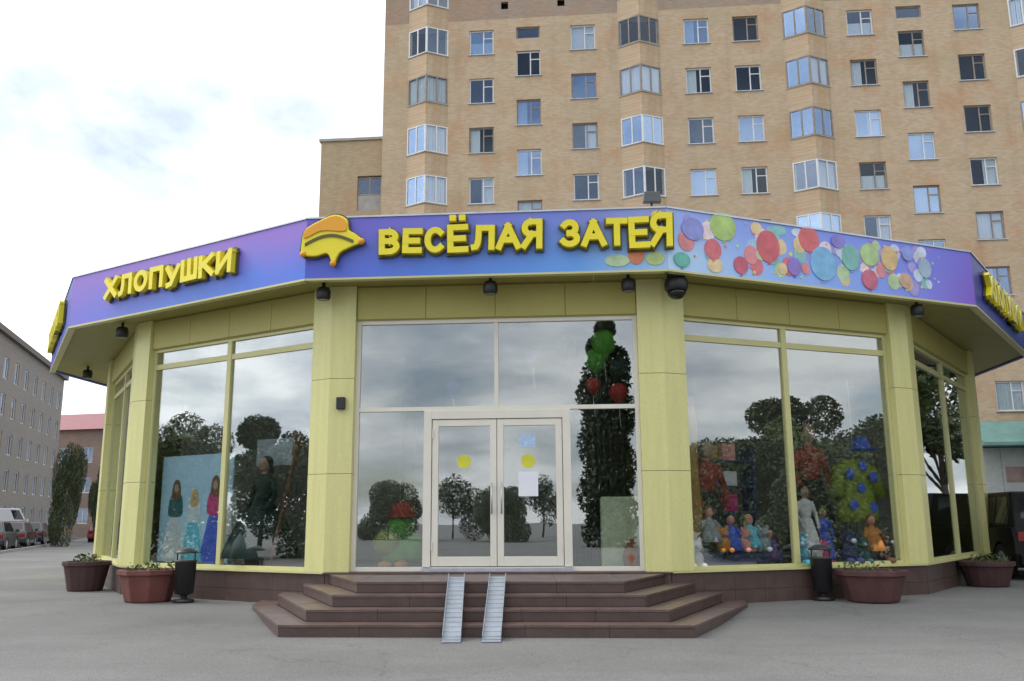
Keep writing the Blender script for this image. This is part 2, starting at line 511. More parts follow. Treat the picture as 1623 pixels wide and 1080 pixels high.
# side street on the left, running away along the grey block, with its kerb
K0, K1 = Vector((-15.0, 18.3)), Vector((-62.0, 150.6))
kd = (K1 - K0).normalized(); kn = Vector((-kd.y, kd.x))
M['road'] = mat('road_asphalt', (0.06, 0.06, 0.062), 0.85, var=0.2, vscale=0.4, fine=0.2, fscale=60)
M['kerb'] = mat('kerb_stone', (0.32, 0.31, 0.30), 0.85, var=0.2, fine=0.1)
def strip(a, b, o0, o1):
    p = [a + kn * o0, b + kn * o0, b + kn * o1, a + kn * o1]
    return [(v.x, v.y) for v in p]
RA, RB = K0 - kd * 0, K1
structure(MB().add([(x, y, G1 + 0.004) for x, y in strip(RA, RB, 0.15, 10.0)], [(0, 1, 2, 3)]).build('road', M['road']))
kb = empty('kerb', (0, 0, 0), 'pale stone kerb between the pavement and the left side street', 'kerb')
kb['kind'] = 'structure'
nk = 70
Lk = (RB - RA).length
for i in range(nk):
    MB().prism(strip(RA + kd * (Lk * i / nk + 0.006), RA + kd * (Lk * (i + 1) / nk - 0.006), 0.0, 0.148), G1 - 0.1, G1 + 0.12).build('kerb_stone', M['kerb'], kb)

# ------------------------------------------------------------------ pavilion geometry
P = dict(C=(-7.455, 17.71), A=(-3.037, 14.97), B=(2.476, 14.588), D=(7.347, 16.552), E=(11.135, 21.584), F=(-10.005, 22.167))
P['E2'] = (11.6, 27.5); P['F2'] = (-10.2, 27.5)
class Facet:
    def __init__(s, p, q):
        s.p, s.q = Vector(p), Vector(q)
        d = s.q - s.p
        s.len = d.length
        s.rz = math.atan2(d.y, d.x)
    def at(s, u, out=0.0, z=0.0):
        c, n = math.cos(s.rz), math.sin(s.rz)
        return Vector((s.p.x + c * u + n * out, s.p.y + n * u - c * out, z))
FC = Facet(P['F'], P['C']); CA = Facet(P['C'], P['A']); AB = Facet(P['A'], P['B']); BD = Facet(P['B'], P['D']); DE = Facet(P['D'], P['E'])
EE = Facet(P['E'], P['E2']); FF = Facet(P['F2'], P['F']); BK = Facet(P['E2'], P['F2'])
ZF, ZT, ZB, ZR = 0.72, 4.87, 5.46, 6.44        # floor, window top, soffit, fascia top
shop = empty('shop_pavilion', (0, 16, 0.0), 'olive green polygonal glass shop pavilion with blue and purple fascia and brown plinth', 'shop')
SL = Vector((0, 16, 0))
def fpart(name, mb, m, fc, parent=None, **k):
    """a part in the facet's own frame: x along the wall, -y outwards"""
    if parent is None:
        return mb.build(name, m, shop, Vector((fc.p.x, fc.p.y, 0)) - SL, fc.rz, **k)
    return mb.build(name, m, parent, **k)
facets = [FC, CA, AB, BD, DE]
# columns at the vertices (two slanted legs round a corner)
def off_poly(f0, f1, w, out, inn):
    a = [f0.at(f0.len - w, out), None, f1.at(w, out), f1.at(w, -inn), None, f0.at(f0.len - w, -inn)]
    def corner(o):
        d0, d1 = f0.at(1, o) - f0.at(0, o), f1.at(1, o) - f1.at(0, o)
        p0, p1 = f0.at(0, o), f1.at(0, o)
        den = d0.x * d1.y - d0.y * d1.x
        t = ((p1.x - p0.x) * d1.y - (p1.y - p0.y) * d1.x) / den
        return p0 + d0 * t
    a[1], a[4] = corner(out), corner(-inn)
    return [(v.x - SL.x, v.y - SL.y) for v in a]
for f0, f1 in ((FC, CA), (CA, AB), (AB, BD), (BD, DE), (DE, EE), (FF, FC)):
    co = MB().prism(off_poly(f0, f1, 0.392, 0.062, 0.27), ZF - 0.02, ZB - 0.004).build('column', M['joint'], shop)
    for z0_, z1_ in ((ZF - 0.015, 2.28), (2.286, 3.86), (3.866, ZB - 0.006)):
        MB().prism(off_poly(f0, f1, 0.40, 0.07, 0.28), z0_, z1_).build('column_panel', M['wall'], co, bevel=0.006)
for f in facets:
    # lintel band, with panel joints standing as separate cladding panels
    fpart('lintel', MB().box(0.402, f.len - 0.402, 0.02, 0.28, ZT, ZB - 0.004), M['lintel'], f)
    n = 4
    w = (f.len - 0.81) / n
    for i in range(n):
        fpart('lintel_panel', MB().box(0.405 + i * w + 0.004, 0.405 + (i + 1) * w - 0.004, -0.012, 0.018, ZT + 0.012, ZB - 0.03), M['lintel'], f, bevel=0.004)
    # plinth and its granite tiles
    fpart('plinth', MB().box(0.0, f.len, 0.0, 0.35, -0.2, ZF - 0.03), M['joint'], f)
    n = max(6, round(f.len / 0.6))
    w = f.len / n
    for i in range(n):
        for (z0, z1) in ((0.02, 0.40), (0.405, ZF - 0.03)):
            fpart('plinth_tile', MB().box(i * w + 0.002, (i + 1) * w - 0.002, -0.022 - random.uniform(0, 0.003), -0.002, z0, z1), M['granite'], f)
    fpart('plinth_cap', MB().box(0, f.len, -0.07, 0.35, ZF - 0.03, ZF - 0.0), M['granite2'] if f is AB else M['oframe'], f)
for f in (EE, FF, BK):
    fpart('wall', MB().box(0.28, f.len - 0.28, 0.0, 0.25, 0, ZB - 0.004), M['wall'], f)
# roof / floor / ceiling
ring = [P[k] for k in ('F', 'C', 'A', 'B', 'D', 'E', 'E2', 'F2')]
def shrink(poly, k):
    cx = sum(p[0] for p in poly) / len(poly); cy = sum(p[1] for p in poly) / len(poly)
    return [(cx + (x - cx) * k - SL.x, cy + (y - cy) * k - SL.y) for x, y in poly]
MB().prism(shrink(ring, 0.975), ZF - 0.12, ZF - 0.035).build('floor', M['ifloor'], shop)
MB().prism(shrink(ring, 0.97), ZT + 0.25, ZT + 0.30).build('ceiling', M['interior'], shop)
MB().prism(shrink(ring, 0.99), ZB + 0.004, ZR - 0.25).build('roof', M['concrete'], shop)
mbp = MB()
mbp.box(-7.2, -2.4, 3.6, 3.75, ZF, ZT + 0.25)
mbp.box(-2.2, 2.4, 4.6, 4.75, ZF, ZT + 0.25)
mbp.box(2.6, 8.6, 3.4, 3.55, ZF, ZT + 0.25)
mbp.build('partition', M['interior'], shop)

# fascia ring
V = [(-12.064, 23.188), (-8.964, 17.794), (-3.39, 14.258), (2.497, 13.814), (8.695, 16.414), (12.735, 21.80)]
V0 = (-11.6, 28.6); V6 = (13.4, 28.6)
blue, purple = S(70, 108, 205), S(118, 88, 190)
pm_left = print_mat('print_left', [(0, S(112, 104, 205)), (0.5, S(84, 122, 214)), (1, S(72, 112, 216))], S(140, 104, 196), 6.6, 0.95)
pm_mid = print_mat('print_centre', [(0, S(84, 96, 208)), (0.35, S(84, 126, 220)), (0.75, S(98, 156, 230)), (1, S(160, 198, 236))], S(122, 88, 190), 5.9, 0.55)
pm_right = print_mat('print_right', [(0, S(186, 216, 246)), (0.3, S(152, 188, 246)), (0.62, S(136, 168, 244)), (0.84, S(132, 132, 232)), (1, S(134, 98, 204))], S(116, 124, 230), 6.72, 0.5)
pm_side = print_mat('print_side', [(0, S(44, 54, 160)), (0.5, S(48, 72, 172)), (1, S(50, 80, 176))], S(66, 56, 150), 6.7, 0.5)
pm = [pm_side, pm_left, pm_mid, pm_right, pm_side]
FAS = [Facet(V[i], V[i + 1]) for i in range(5)]
fascia_objs = []
for i, (f, m) in enumerate(zip(FAS, pm)):
    o = fpart('fascia_panel', MB().box(0.0, f.len, 0.0, 0.10, ZB - 0.04, ZR), m, f)
    fascia_objs.append(o)
    fpart('fascia_trim', MB().box(-0.0, f.len, -0.012, 0.12, ZB - 0.075, ZB - 0.042), M['oframe'], f)
    fpart('fascia_cap', MB().box(0, f.len, -0.02, 0.14, ZR + 0.002, ZR + 0.03), M['metal'], f)
# soffit: one sheet per facet, split in panels with joints
outer = V; inner = [P['F'], P['C'], P['A'], P['B'], P['D'], P['E']]
for i in range(5):
    o0, o1, i0, i1 = (Vector(outer[i]), Vector(outer[i + 1]), Vector(inner[i]), Vector(inner[i + 1]))
    o0, o1, i0, i1 = o0.lerp(i0, 0.10), o1.lerp(i1, 0.10), i0.lerp(o0, -0.16), i1.lerp(o1, -0.16)
    n = 5
    for k in range(n):
        a, b = (k + 0.004) / n, (k + 0.996) / n
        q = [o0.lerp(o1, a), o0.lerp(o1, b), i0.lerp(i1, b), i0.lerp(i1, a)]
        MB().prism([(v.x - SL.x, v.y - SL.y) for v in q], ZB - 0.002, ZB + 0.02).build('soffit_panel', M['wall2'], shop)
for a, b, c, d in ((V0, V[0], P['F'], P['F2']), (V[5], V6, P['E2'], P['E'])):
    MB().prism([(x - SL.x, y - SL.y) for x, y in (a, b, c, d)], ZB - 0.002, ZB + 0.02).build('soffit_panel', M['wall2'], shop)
for a, b in ((V0, V[0]), (V[5], V6)):
    f = Facet(a, b)
    fpart('fascia_panel', MB().box(0.0, f.len, 0.0, 0.10, ZB - 0.04, ZR), pm_side, f)

# --- windows
def pane(f, par, u0, u1, z0, z1, y=0.10):
    return fpart('pane', MB().box(u0, u1, y, y + 0.008, z0, z1), M['glass'], f, parent=par)
def bars(mb, u0, u1, z0, z1, t, y0=0.06, y1=0.15):
    mb.box(u0, u0 + t, y0, y1, z0, z1).box(u1 - t, u1, y0, y1, z0, z1)
    mb.box(u0 + t, u1 - t, y0, y1, z0, z0 + t).box(u0 + t, u1 - t, y0, y1, z1 - t, z1)
def side_window(f, u0, u1, um):
    z0, z1, zt, t = ZF, ZT, 4.52, 0.06
    mb = MB()
    bars(mb, u0, u1, z0, z1, t)
    mb.box(um - 0.055, um + 0.055, 0.055, 0.155, z0 + t, z1 - t)
    w = fpart('window', mb, M['oframe'], f, bevel=0.004)
    for a, b in ((u0 + t, um - 0.055), (um + 0.055, u1 - t)):
        fpart('transom', MB().box(a, b, 0.07, 0.145, zt - 0.05, zt + 0.05), M['oframe'], f, parent=w)
        pane(f, w, a, b, z0 + t, zt - 0.05)
        pane(f, w, a, b, zt + 0.05, z1 - t)
    return w
side_window(CA, 0.40, CA.len - 0.40, 2.57)
side_window(BD, 0.40, BD.len - 0.40, 2.52)
side_window(DE, 0.40, DE.len - 0.40, 3.35)
side_window(FC, 0.40, FC.len - 0.40, 2.55)
# centre shop front
u0, u1 = 0.40, AB.len - 0.40
t = 0.07
mb = MB()
bars(mb, u0, u1, ZF, ZT, t)
mb.box(u0 + t, u1 - t, 0.06, 0.15, 3.31, 3.38)
mb.box(2.74, 2.81, 0.062, 0.148, 3.38, ZT - t)
cw = fpart('shop_front', mb, M['wframe'], AB, bevel=0.004)
for a, b, c, d in ((u0 + t, 2.74, 3.38, ZT - t), (2.81, u1 - t, 3.38, ZT - t), (u0 + t, 1.57, ZF + t, 3.31), (3.99, u1 - t, ZF + t, 3.31)):
    pane(AB, cw, a, b, c, d)
mb = MB()
mb.box(1.57, 1.70, 0.03, 0.17, ZF + t, 3.31).box(3.86, 3.99, 0.03, 0.17, ZF + t, 3.31).box(1.70, 3.86, 0.03, 0.17, 3.17, 3.31)
fpart('door_frame', mb, M['wframe'], AB, bevel=0.006)
for (a, b, hx) in ((1.71, 2.775, 2.70), (2.785, 3.85, 2.86)):
    mb = MB()
    s = 0.105
    y0, y1 = 0.05, 0.12
    mb.box(a, a + s, y0, y1, ZF + 0.08, 3.16).box(b - s, b, y0, y1, ZF + 0.08, 3.16)
    mb.box(a + s, b - s, y0, y1, ZF + 0.08, ZF + 0.23).box(a + s, b - s, y0, y1, 3.05, 3.16)
    d = fpart('door', mb, M['wframe'], AB, bevel=0.006)
    fpart('pane', MB().box(a + s, b - s, 0.08, 0.088, ZF + 0.23, 3.05), M['glass'], AB, parent=d)
    h = MB()
    h.tube((hx, -0.02, 1.62), (hx, -0.02, 2.12), 0.014)
    h.tube((hx, -0.02, 1.68), (hx, 0.055, 1.68), 0.010).tube((hx, -0.02, 2.06), (hx, 0.055, 2.06), 0.010)
    fpart('handle', h, M['metal'], AB, parent=d, smooth=True)
    for hz in (1.05, 2.85):
        hb = a + 0.005 if hx > 2.75 and False else (a + 0.012 if hx < 2.75 else b - 0.012)
        fpart('hinge', MB().tube((hb, 0.04, hz), (hb, 0.04, hz + 0.14), 0.014), M['wframe'], AB, parent=d)
# threshold strip
fpart('threshold', MB().box(1.57, 3.99, -0.02, 0.03, ZF + 0.001, ZF + 0.05), M['metal'], AB)

# --- stickers and papers on the doors (flat prints on the glass)
def on_facet(f, name, mb, m, u, out, z, label, cat, group=None, **k):
    o = mb.build(name, m, None, f.at(u, out, z), f.rz, **k)
    return tag(o, label, cat, group)
M['sy'] = mat('sticker_yellow', (0.62, 0.62, 0.05), 0.5)
M['paper'] = mat('paper', (0.78, 0.80, 0.86), 0.7, var=0.04)
M['paperb'] = mat('paper_blue', (0.42, 0.55, 0.75), 0.7, var=0.2, vscale=18)
on_facet(AB, 'round_sticker', MB().ellipse_xz(0, 0, 0.115, 0.115, 0, 0.003), M['sy'], 2.235, -0.0765, 2.47, 'round yellow sticker on the left door leaf glass', 'sticker', 'round yellow stickers on the doors')
on_facet(AB, 'round_sticker', MB().ellipse_xz(0, 0, 0.115, 0.115, 0, 0.003), M['sy'], 3.29, -0.0765, 2.47, 'round yellow sticker on the right door leaf above the white notice', 'sticker', 'round yellow stickers on the doors')
on_facet(AB, 'paper_notice', MB().box(-0.16, 0.16, 0, 0.003, -0.2, 0.2), M['paper'], 3.29, -0.0765, 2.10, 'white paper notice taped to the right door leaf', 'notice')
on_facet(AB, 'opening_hours_sheet', MB().box(-0.14, 0.14, 0, 0.003, -0.11, 0.11), M['paperb'], 3.28, -0.0765, 2.80, 'pale blue sheet high on the right door leaf', 'notice')
on_facet(AB, 'alarm_box', MB().box(-0.07, 0.07, -0.09, 0, -0.10, 0.10), M['black'], 0.20, 0.071, 3.44, 'small dark box fixed on the column left of the entrance', 'box', bevel=0.01)

# ------------------------------------------------------------------ signs
def arc(cx, cz, rx, rz_, a0, a1, n=12):
    return [(cx + rx * math.cos(rad(a0 + (a1 - a0) * k / n)), cz + rz_ * math.sin(rad(a0 + (a1 - a0) * k / n))) for k in range(n + 1)]
STROKES = {     # centre lines in a unit box
    'В': [[(0, 0), (0, 1)], [(0, 1), (.5, 1)] + arc(.5, .765, .42, .235, 90, -90) + [(0, .53)], [(0, .53), (.52, .53)] + arc(.52, .265, .48, .265, 90, -90) + [(0, 0)]],
    'Е': [[(0, 0), (0, 1)], [(0, 1), (1, 1)], [(0, .5), (.85, .5)], [(0, 0), (1, 0)]],
    'Ё': [[(0, 0), (0, .70)], [(0, .70), (1, .70)], [(0, .35), (.85, .35)], [(0, 0), (1, 0)], [(.17, 1), (.19, 1)], [(.81, 1), (.83, 1)]],
    'С': [arc(.52, .5, .52, .5, 48, 312, 20)],
    'Л': [[(.0, .0), (.10, .02), (.19, .16), (.24, .45), (.26, 1)], [(.26, 1), (1, 1)], [(1, 1), (1, 0)]],
    'А': [[(0, 0), (.5, 1)], [(.5, 1), (1, 0)], [(.2, .32), (.8, .32)]],
    'Я': [[(1, 0), (1, 1)], [(1, 1), (.45, 1)] + arc(.45, .74, .43, .26, 90, 270) + [(1, .48)], [(.52, .48), (0, 0)]],
    'З': [arc(.44, .75, .44, .25, 150, -90, 12), arc(.44, .25, .52, .25, 90, -152, 12)],
    'Т': [[(0, 1), (1, 1)], [(.5, 1), (.5, 0)]],
    'Х': [[(0, 0), (1, 1)], [(0, 1), (1, 0)]],
    'О': [arc(.5, .5, .5, .5, 0, 180, 14), arc(.5, .5, .5, .5, 180, 360, 14)],
    'П': [[(0, 0), (0, 1)], [(0, 1), (1, 1)], [(1, 1), (1, 0)]],
    'У': [[(0, 1), (.5, .36)], [(1, 1), (.42, .06), (.12, .0)]],
    'Ш': [[(0, 0), (0, 1)], [(.5, 0), (.5, 1)], [(1, 0), (1, 1)], [(0, 0), (1, 0)]],
    'К': [[(0, 0), (0, 1)], [(0, .45), (.95, 1)], [(.30, .58), (1, 0)]],
    'И': [[(0, 1), (0, 0)], [(0, 0), (1, 1)], [(1, 1), (1, 0)]],
}
def ribbon(pts, th, ext):
    P_ = [Vector(p) for p in pts]
    P_[0] = P_[0] + (P_[0] - P_[1]).normalized() * ext
    P_[-1] = P_[-1] + (P_[-1] - P_[-2]).normalized() * ext
    l_, r_ = [], []
    for i, p in enumerate(P_):
        d0 = (p - P_[i - 1]).normalized() if i else None
        d1 = (P_[i + 1] - p).normalized() if i < len(P_) - 1 else None
        d = (d0 + d1).normalized() if d0 and d1 else (d0 or d1)
        nn = Vector((-d.y, d.x))
        k = 1.0
        if d0 and d1:
            k = 1 / max(0.6, nn.dot(Vector((-d0.y, d0.x))))
        l_.append(p + nn * th * 0.5 * k); r_.append(p - nn * th * 0.5 * k)
    return [tuple(v) for v in r_ + l_[::-1]]
def letter(ch, f, root, u, z, w, h, tilt=0.0, m=None, th=0.098):
    """one channel letter of overall size w x h standing proud of the fascia; its dark return is its child"""
    out = []
    for kind in (0, 1):
        mb = MB()
        for i, st in enumerate(STROKES[ch]):
            t_ = th if kind == 0 else th + (0.055 if not (ch == 'Ё' and i > 3) else 0.03)
            pts = []
            for x, zz in st:
                X = (x - 0.5) * (w - th); Z = th / 2 + zz * (h - th) - h / 2
                pts.append((X * math.cos(tilt) - Z * math.sin(tilt), X * math.sin(tilt) + Z * math.cos(tilt) + h / 2))
            poly = ribbon(pts, t_, t_ / 2 if not (len(st) > 10 and ch in 'О') else 0.004)
            if kind == 0:
                mb.prism_xz(poly, -0.150 - 0.0012 * i, -0.055 - 0.0007 * i)
            else:
                mb.prism_xz(poly, -0.052 - 0.0012 * i, -0.012 - 0.0007 * i)
        out.append(mb.build('letter' if kind == 0 else 'letter_outline', (m or M['yellow']) if kind == 0 else M['outline'], root if kind == 0 else out[0], (u, 0, z) if kind == 0 else (0, 0, 0)))
    return out[0]
def sign_root(name, f, label):
    r = empty(name, f.at(0, 0, 0), label, 'sign', None, f.rz)
    return r
s1 = sign_root('shop_name_sign', FAS[2], 'large yellow raised letters reading ВЕСЁЛАЯ ЗАТЕЯ over the entrance')
word = [('В', 1.42, 5.75, .34, .43, .02), ('Е', 1.80, 5.76, .32, .42, -.02), ('С', 2.17, 5.76, .34, .43, .0), ('Ё', 2.54, 5.75, .34, .635, .02), ('Л', 2.95, 5.78, .38, .42, -.02), ('А', 3.36, 5.78, .40, .44, .01), ('Я', 3.74, 5.78, .34, .50, -.02),
        ('З', 4.36, 5.79, .32, .46, .0), ('А', 4.73, 5.79, .40, .45, .01), ('Т', 5.10, 5.79, .34, .46, -.01), ('Е', 5.45, 5.74, .33, .52, .02), ('Я', 5.80, 5.76, .36, .56, -.02)]
for ch, u, z, w, h, tl in word:
    letter(ch, FAS[2], s1, u, z, w, h, tl)
s2 = sign_root('cracker_sign', FAS[1], 'yellow raised letters reading ХЛОПУШКИ on the left purple fascia')
for i, ch in enumerate('ХЛОПУШКИ'):
    letter(ch, FAS[1], s2, 1.52 + i * 0.463, 5.77 + (-0.05 if ch == 'У' else 0), 0.40 if ch != 'Ш' else 0.46, 0.42, random.uniform(-.03, .03))
s3 = sign_root('right_side_sign', FAS[4], 'yellow raised letters on the dark blue fascia at the right end')
for i, ch in enumerate('ХЛОПУШКИ'):
    letter(ch, FAS[4], s3, 1.1 + i * 0.52, 5.72, 0.44, 0.50, 0)
s4 = sign_root('left_side_sign', FAS[0], 'yellow raised letters seen end-on at the far left fascia')
for i, ch in enumerate('ХЛОПУШКИ'):
    letter(ch, FAS[0], s4, 1.2 + i * 0.5, 5.74, 0.42, 0.48, 0)

# jester cap emblem left of the name
em = sign_root('cap_emblem', FAS[2], 'yellow and orange jester cap emblem on the fascia left of the shop name')
def smooth_poly(pts, n=4):
    out = []
    N = len(pts)
    for i in range(N):
        p0, p1, p2, p3 = (Vector(pts[(i + k - 1) % N]) for k in range(4))
        for j in range(n):
            tt = j / n
            out.append(tuple(0.5 * ((2 * p1) + (-p0 + p2) * tt + (2 * p0 - 5 * p1 + 4 * p2 - p3) * tt ** 2 + (-p0 + 3 * p1 - 3 * p2 + p3) * tt ** 3)))
    return out
cap = smooth_poly([(-0.02, 5.80), (0.20, 5.76), (0.40, 5.80), (0.50, 5.62), (0.60, 5.80), (0.78, 5.90), (0.98, 5.99), (0.86, 6.12), (0.74, 6.20), (0.70, 6.38), (0.50, 6.46), (0.24, 6.36), (0.02, 6.22), (-0.03, 6.02)])
ctr = (0.47, 6.03)
MB().prism_xz([(ctr[0] + (x - ctr[0]) * 1.07, ctr[1] + (z - ctr[1]) * 1.09) for x, z in cap], -0.07, -0.03).build('backing', M['outline'], em)
MB().prism_xz(cap, -0.14, -0.072).build('cap', M['yellow'], em, bevel=0.015)
MB().prism_xz(smooth_poly([(0.02, 6.06), (0.30, 6.18), (0.62, 6.16), (0.72, 6.20), (0.68, 6.36), (0.50, 6.43), (0.24, 6.33), (0.03, 6.20)]), -0.165, -0.142).build('cap_crown', M['orange'], em, bevel=0.008)
band = []
for k in range(13):
    tt = k / 12
    band.append((0.03 + 0.80 * tt, 5.93 + 0.13 * math.sin(tt * math.pi) + 0.03 * tt))
mbz = MB()
mbz.prism_xz(band + [(x, z + 0.05) for x, z in reversed(band)], -0.16, -0.142)
mbz.build('cap_band', M['outline'], em)
for (x, z) in ((0.96, 5.99), (0.50, 5.63), (0.0, 5.80)):
    MB().ball((x, -0.13, z), 0.055).build('bell', M['orange'], em, smooth=True)

# printed balloons and confetti on the right fascia (flat cut-out prints)
bal = {}
def bal_mat(c):
    k = tuple(c)
    if k not in bal:
        bal[k] = mat('balloon_print', S(*[min(255, v * 0.78 + 46) for v in c]), 0.45, var=0.22, vscale=4)
    return bal[k]
deco = empty('balloon_artwork', FAS[3].at(0, 0, 0), 'printed balloons in red green and yellow along the right fascia', 'decoration', None, FAS[3].rz)
for n_, (u, z, rx, rz_, c) in enumerate([(1.08, 6.26, .27, .26, (160, 196, 92)), (1.98, 6.02, .25, .30, (206, 72, 84)), (2.86, 6.25, .23, .24, (214, 80, 84)), (0.86, 5.84, .17, .19, (206, 84, 96)), (1.40, 5.63, .15, .16, (188, 66, 92)),
        (3.14, 5.84, .30, .32, (104, 176, 228)), (3.76, 6.02, .21, .25, (104, 178, 170)), (4.20, 6.12, .22, .22, (160, 196, 120)), (4.66, 6.10, .20, .24, (216, 178, 110)), (4.16, 5.66, .19, .19, (196, 80, 112)), (5.50, 6.00, .16, .19, (150, 180, 210)),
        (0.25, 5.60, .16, .13, (70, 170, 150)), (5.00, 5.72, .16, .15, (206, 160, 130)), (2.50, 5.72, .15, .17, (120, 96, 196)), (0.48, 6.14, .22, .20, (122, 130, 214)), (3.50, 6.28, .16, .13, (122, 108, 208)), (5.10, 6.24, .14, .15, (120, 140, 224))]):
    b = MB().ellipse_xz(u, z, rx * 0.95, min(rz_, 1) * 0.95, -0.014 - 0.001 * n_, -0.001, 22)
    b.prism_xz([(u - 0.03, z - rz_ * 0.95 - 0.03), (u + 0.03, z - rz_ * 0.95 - 0.03), (u, z - rz_ * 0.93)], -0.012, -0.001)
    bo = b.build('printed_balloon', bal_mat(c), deco)
rb_ = random.Random(5)
pal = [(222, 120, 130), (150, 196, 236), (176, 206, 150), (226, 196, 140), (236, 214, 226), (150, 140, 224), (214, 92, 104), (120, 190, 190), (200, 216, 240)]
for q in range(64):
    u, z = rb_.uniform(0.2, 5.6), rb_.uniform(5.58, 6.34)
    rx = rb_.uniform(0.07, 0.16)
    MB().ellipse_xz(u, z, rx, min(rx * 1.15, 6.42 - z, z - 5.45), -0.0125 + 0.00018 * q, -0.001, 16).build('printed_balloon', bal_mat(rb_.choice(pal)), deco)
cf = {c: MB() for c in ((232, 210, 90), (220, 110, 130), (160, 216, 170), (226, 232, 246))}
for i in range(70):
    c = random.choice(list(cf))
    u, z, r = random.uniform(0.1, 6.0), random.uniform(5.5, 6.4), random.uniform(0.015, 0.04)
    a = random.uniform(0, 3)
    cf[c].prism_xz([(u + r * math.cos(a + k * 2 * math.pi / 5), z + r * math.sin(a + k * 2 * math.pi / 5)) for k in range(5)], -0.008, -0.001)
for c, mb in cf.items():
    stuff(mb.build('confetti', bal_mat(c), deco))
# small printed balloons at the right end of the centre fascia
deco2 = empty('balloon_artwork', FAS[2].at(0, 0, 0), 'printed balloons low on the centre fascia under the last letters', 'decoration', None, FAS[2].rz)
for u, z, rx, rz_, c in ((5.40, 5.66, .13, .15, (214, 110, 60)), (5.70, 5.60, .15, .11, (170, 196, 110)), (5.10, 5.58, .20, .10, (170, 200, 150)), (5.76, 6.32, .10, .08, (226, 190, 70))):
    MB().ellipse_xz(u, z, rx, rz_, -0.012, -0.001, 20).build('printed_balloon', bal_mat(c), deco2)

# ------------------------------------------------------------------ lamps under the soffit, and on the roof
def flood_proto(r, label):
    root = empty('soffit_floodlight', (0, 0, 0), label, 'floodlight', 'black lamps under the canopy')
    MB().tube((0, 0, 0), (0, 0, -0.09), 0.03).build('bracket', M['black'], root)
    MB().lathe([(0.02, -0.08 - 0.0), (r * 0.8, -0.10), (r, -0.16), (r, -0.16 - r * 0.9), (r * 0.85, -0.18 - r)], 18).build('housing', M['black'], root, smooth=True)
    MB().lathe([(r * 0.8, -0.185 - r), (r * 0.78, -0.19 - r)], 18).build('lens', mat('lamp_lens', (0.12, 0.12, 0.12), 0.15), root)
    return root
LB = 'black lamp under the canopy '
fl = flood_proto(0.12, LB + 'above the left entrance column')
spots = [((-3.15, 14.62), LB + 'above the left entrance column'), ((-0.35, 14.30), LB + 'over the middle of the doors'), ((-7.80, 17.62), LB + 'above the column left of the left window'), ((7.45, 16.12), LB + 'above the column right of the right window'),
         ((-10.85, 22.7), LB + 'at the far left end of the soffit'), ((1.90, 14.18), LB + 'just left of the big black camera')]
for i, ((x, y), lb) in enumerate(spots):
    o = fl if i == 0 else copy_tree(fl)
    o.location = (x, y, ZB - 0.003)
    o['label'] = lb
big = empty('dome_camera', (2.68, 14.20, ZB - 0.003), 'big black dome camera under the canopy corner right of the doors', 'camera')
MB().lathe([(0.10, 0), (0.15, -0.02), (0.15, -0.08), (0.10, -0.10)], 20).build('mount', M['black'], big, smooth=True)
MB().lathe([(0.17, -0.10), (0.19, -0.14), (0.19, -0.26), (0.165, -0.30)], 20).build('housing', M['black'], big, smooth=True)
MB().lathe([(0.155, -0.30), (0.145, -0.36), (0.09, -0.42), (0.02, -0.44)], 20).build('dome', mat('dome_plastic', (0.01, 0.01, 0.012), 0.08), big, smooth=True)
rf = empty('roof_floodlight', (2.30, 14.02, ZR + 0.03), 'small grey floodlight standing on top of the fascia', 'floodlight')
MB().box(-0.06, 0.06, -0.05, 0.05, 0, 0.02).tube((0, 0, 0.02), (0, 0, 0.14), 0.018).build('stand', M['black'], rf)
MB().prism_xz([(-0.15, 0.12), (0.15, 0.12), (0.13, 0.30), (-0.13, 0.30)], -0.10, 0.02).build('housing', mat('grey_lamp', (0.10, 0.11, 0.12), 0.5), rf, bevel=0.015)

# ------------------------------------------------------------------ entrance steps
steps = empty('entrance_steps', (-0.3, 13, 0.0), 'four brown granite entrance steps with angled ends before the doors', 'steps')
ST = Vector((-0.3, 13, 0))
base_path = [Vector(p) for p in ((-4.22, 15.75), (-4.10, 14.72), (-2.98, 11.93), (2.22, 11.58), (3.62, 14.55), (3.72, 15.12))]
def inset(path, d):
    segs = []
    for a, b in zip(path, path[1:]):
        t_ = (b - a).normalized(); nrm = Vector((-t_.y, t_.x))
        segs.append((a + nrm * d, b + nrm * d))
    out = [segs[0][0]]
    for (a, b), (c, e) in zip(segs, segs[1:]):
        d0, d1 = b - a, e - c
        den = d0.x * d1.y - d0.y * d1.x
        t_ = ((c.x - a.x) * d1.y - (c.y - a.y) * d1.x) / den
        out.append(a + d0 * t_)
    out.append(segs[-1][1])
    return out
nT = 4
hT = (ZF - 0.035 - G0) / nT
TR = 0.385
def loc2(v): return (v.x - ST.x, v.y - ST.y)
wallpoly = [Vector((3.0, 15.2)), Vector((-2.6, 15.3))]
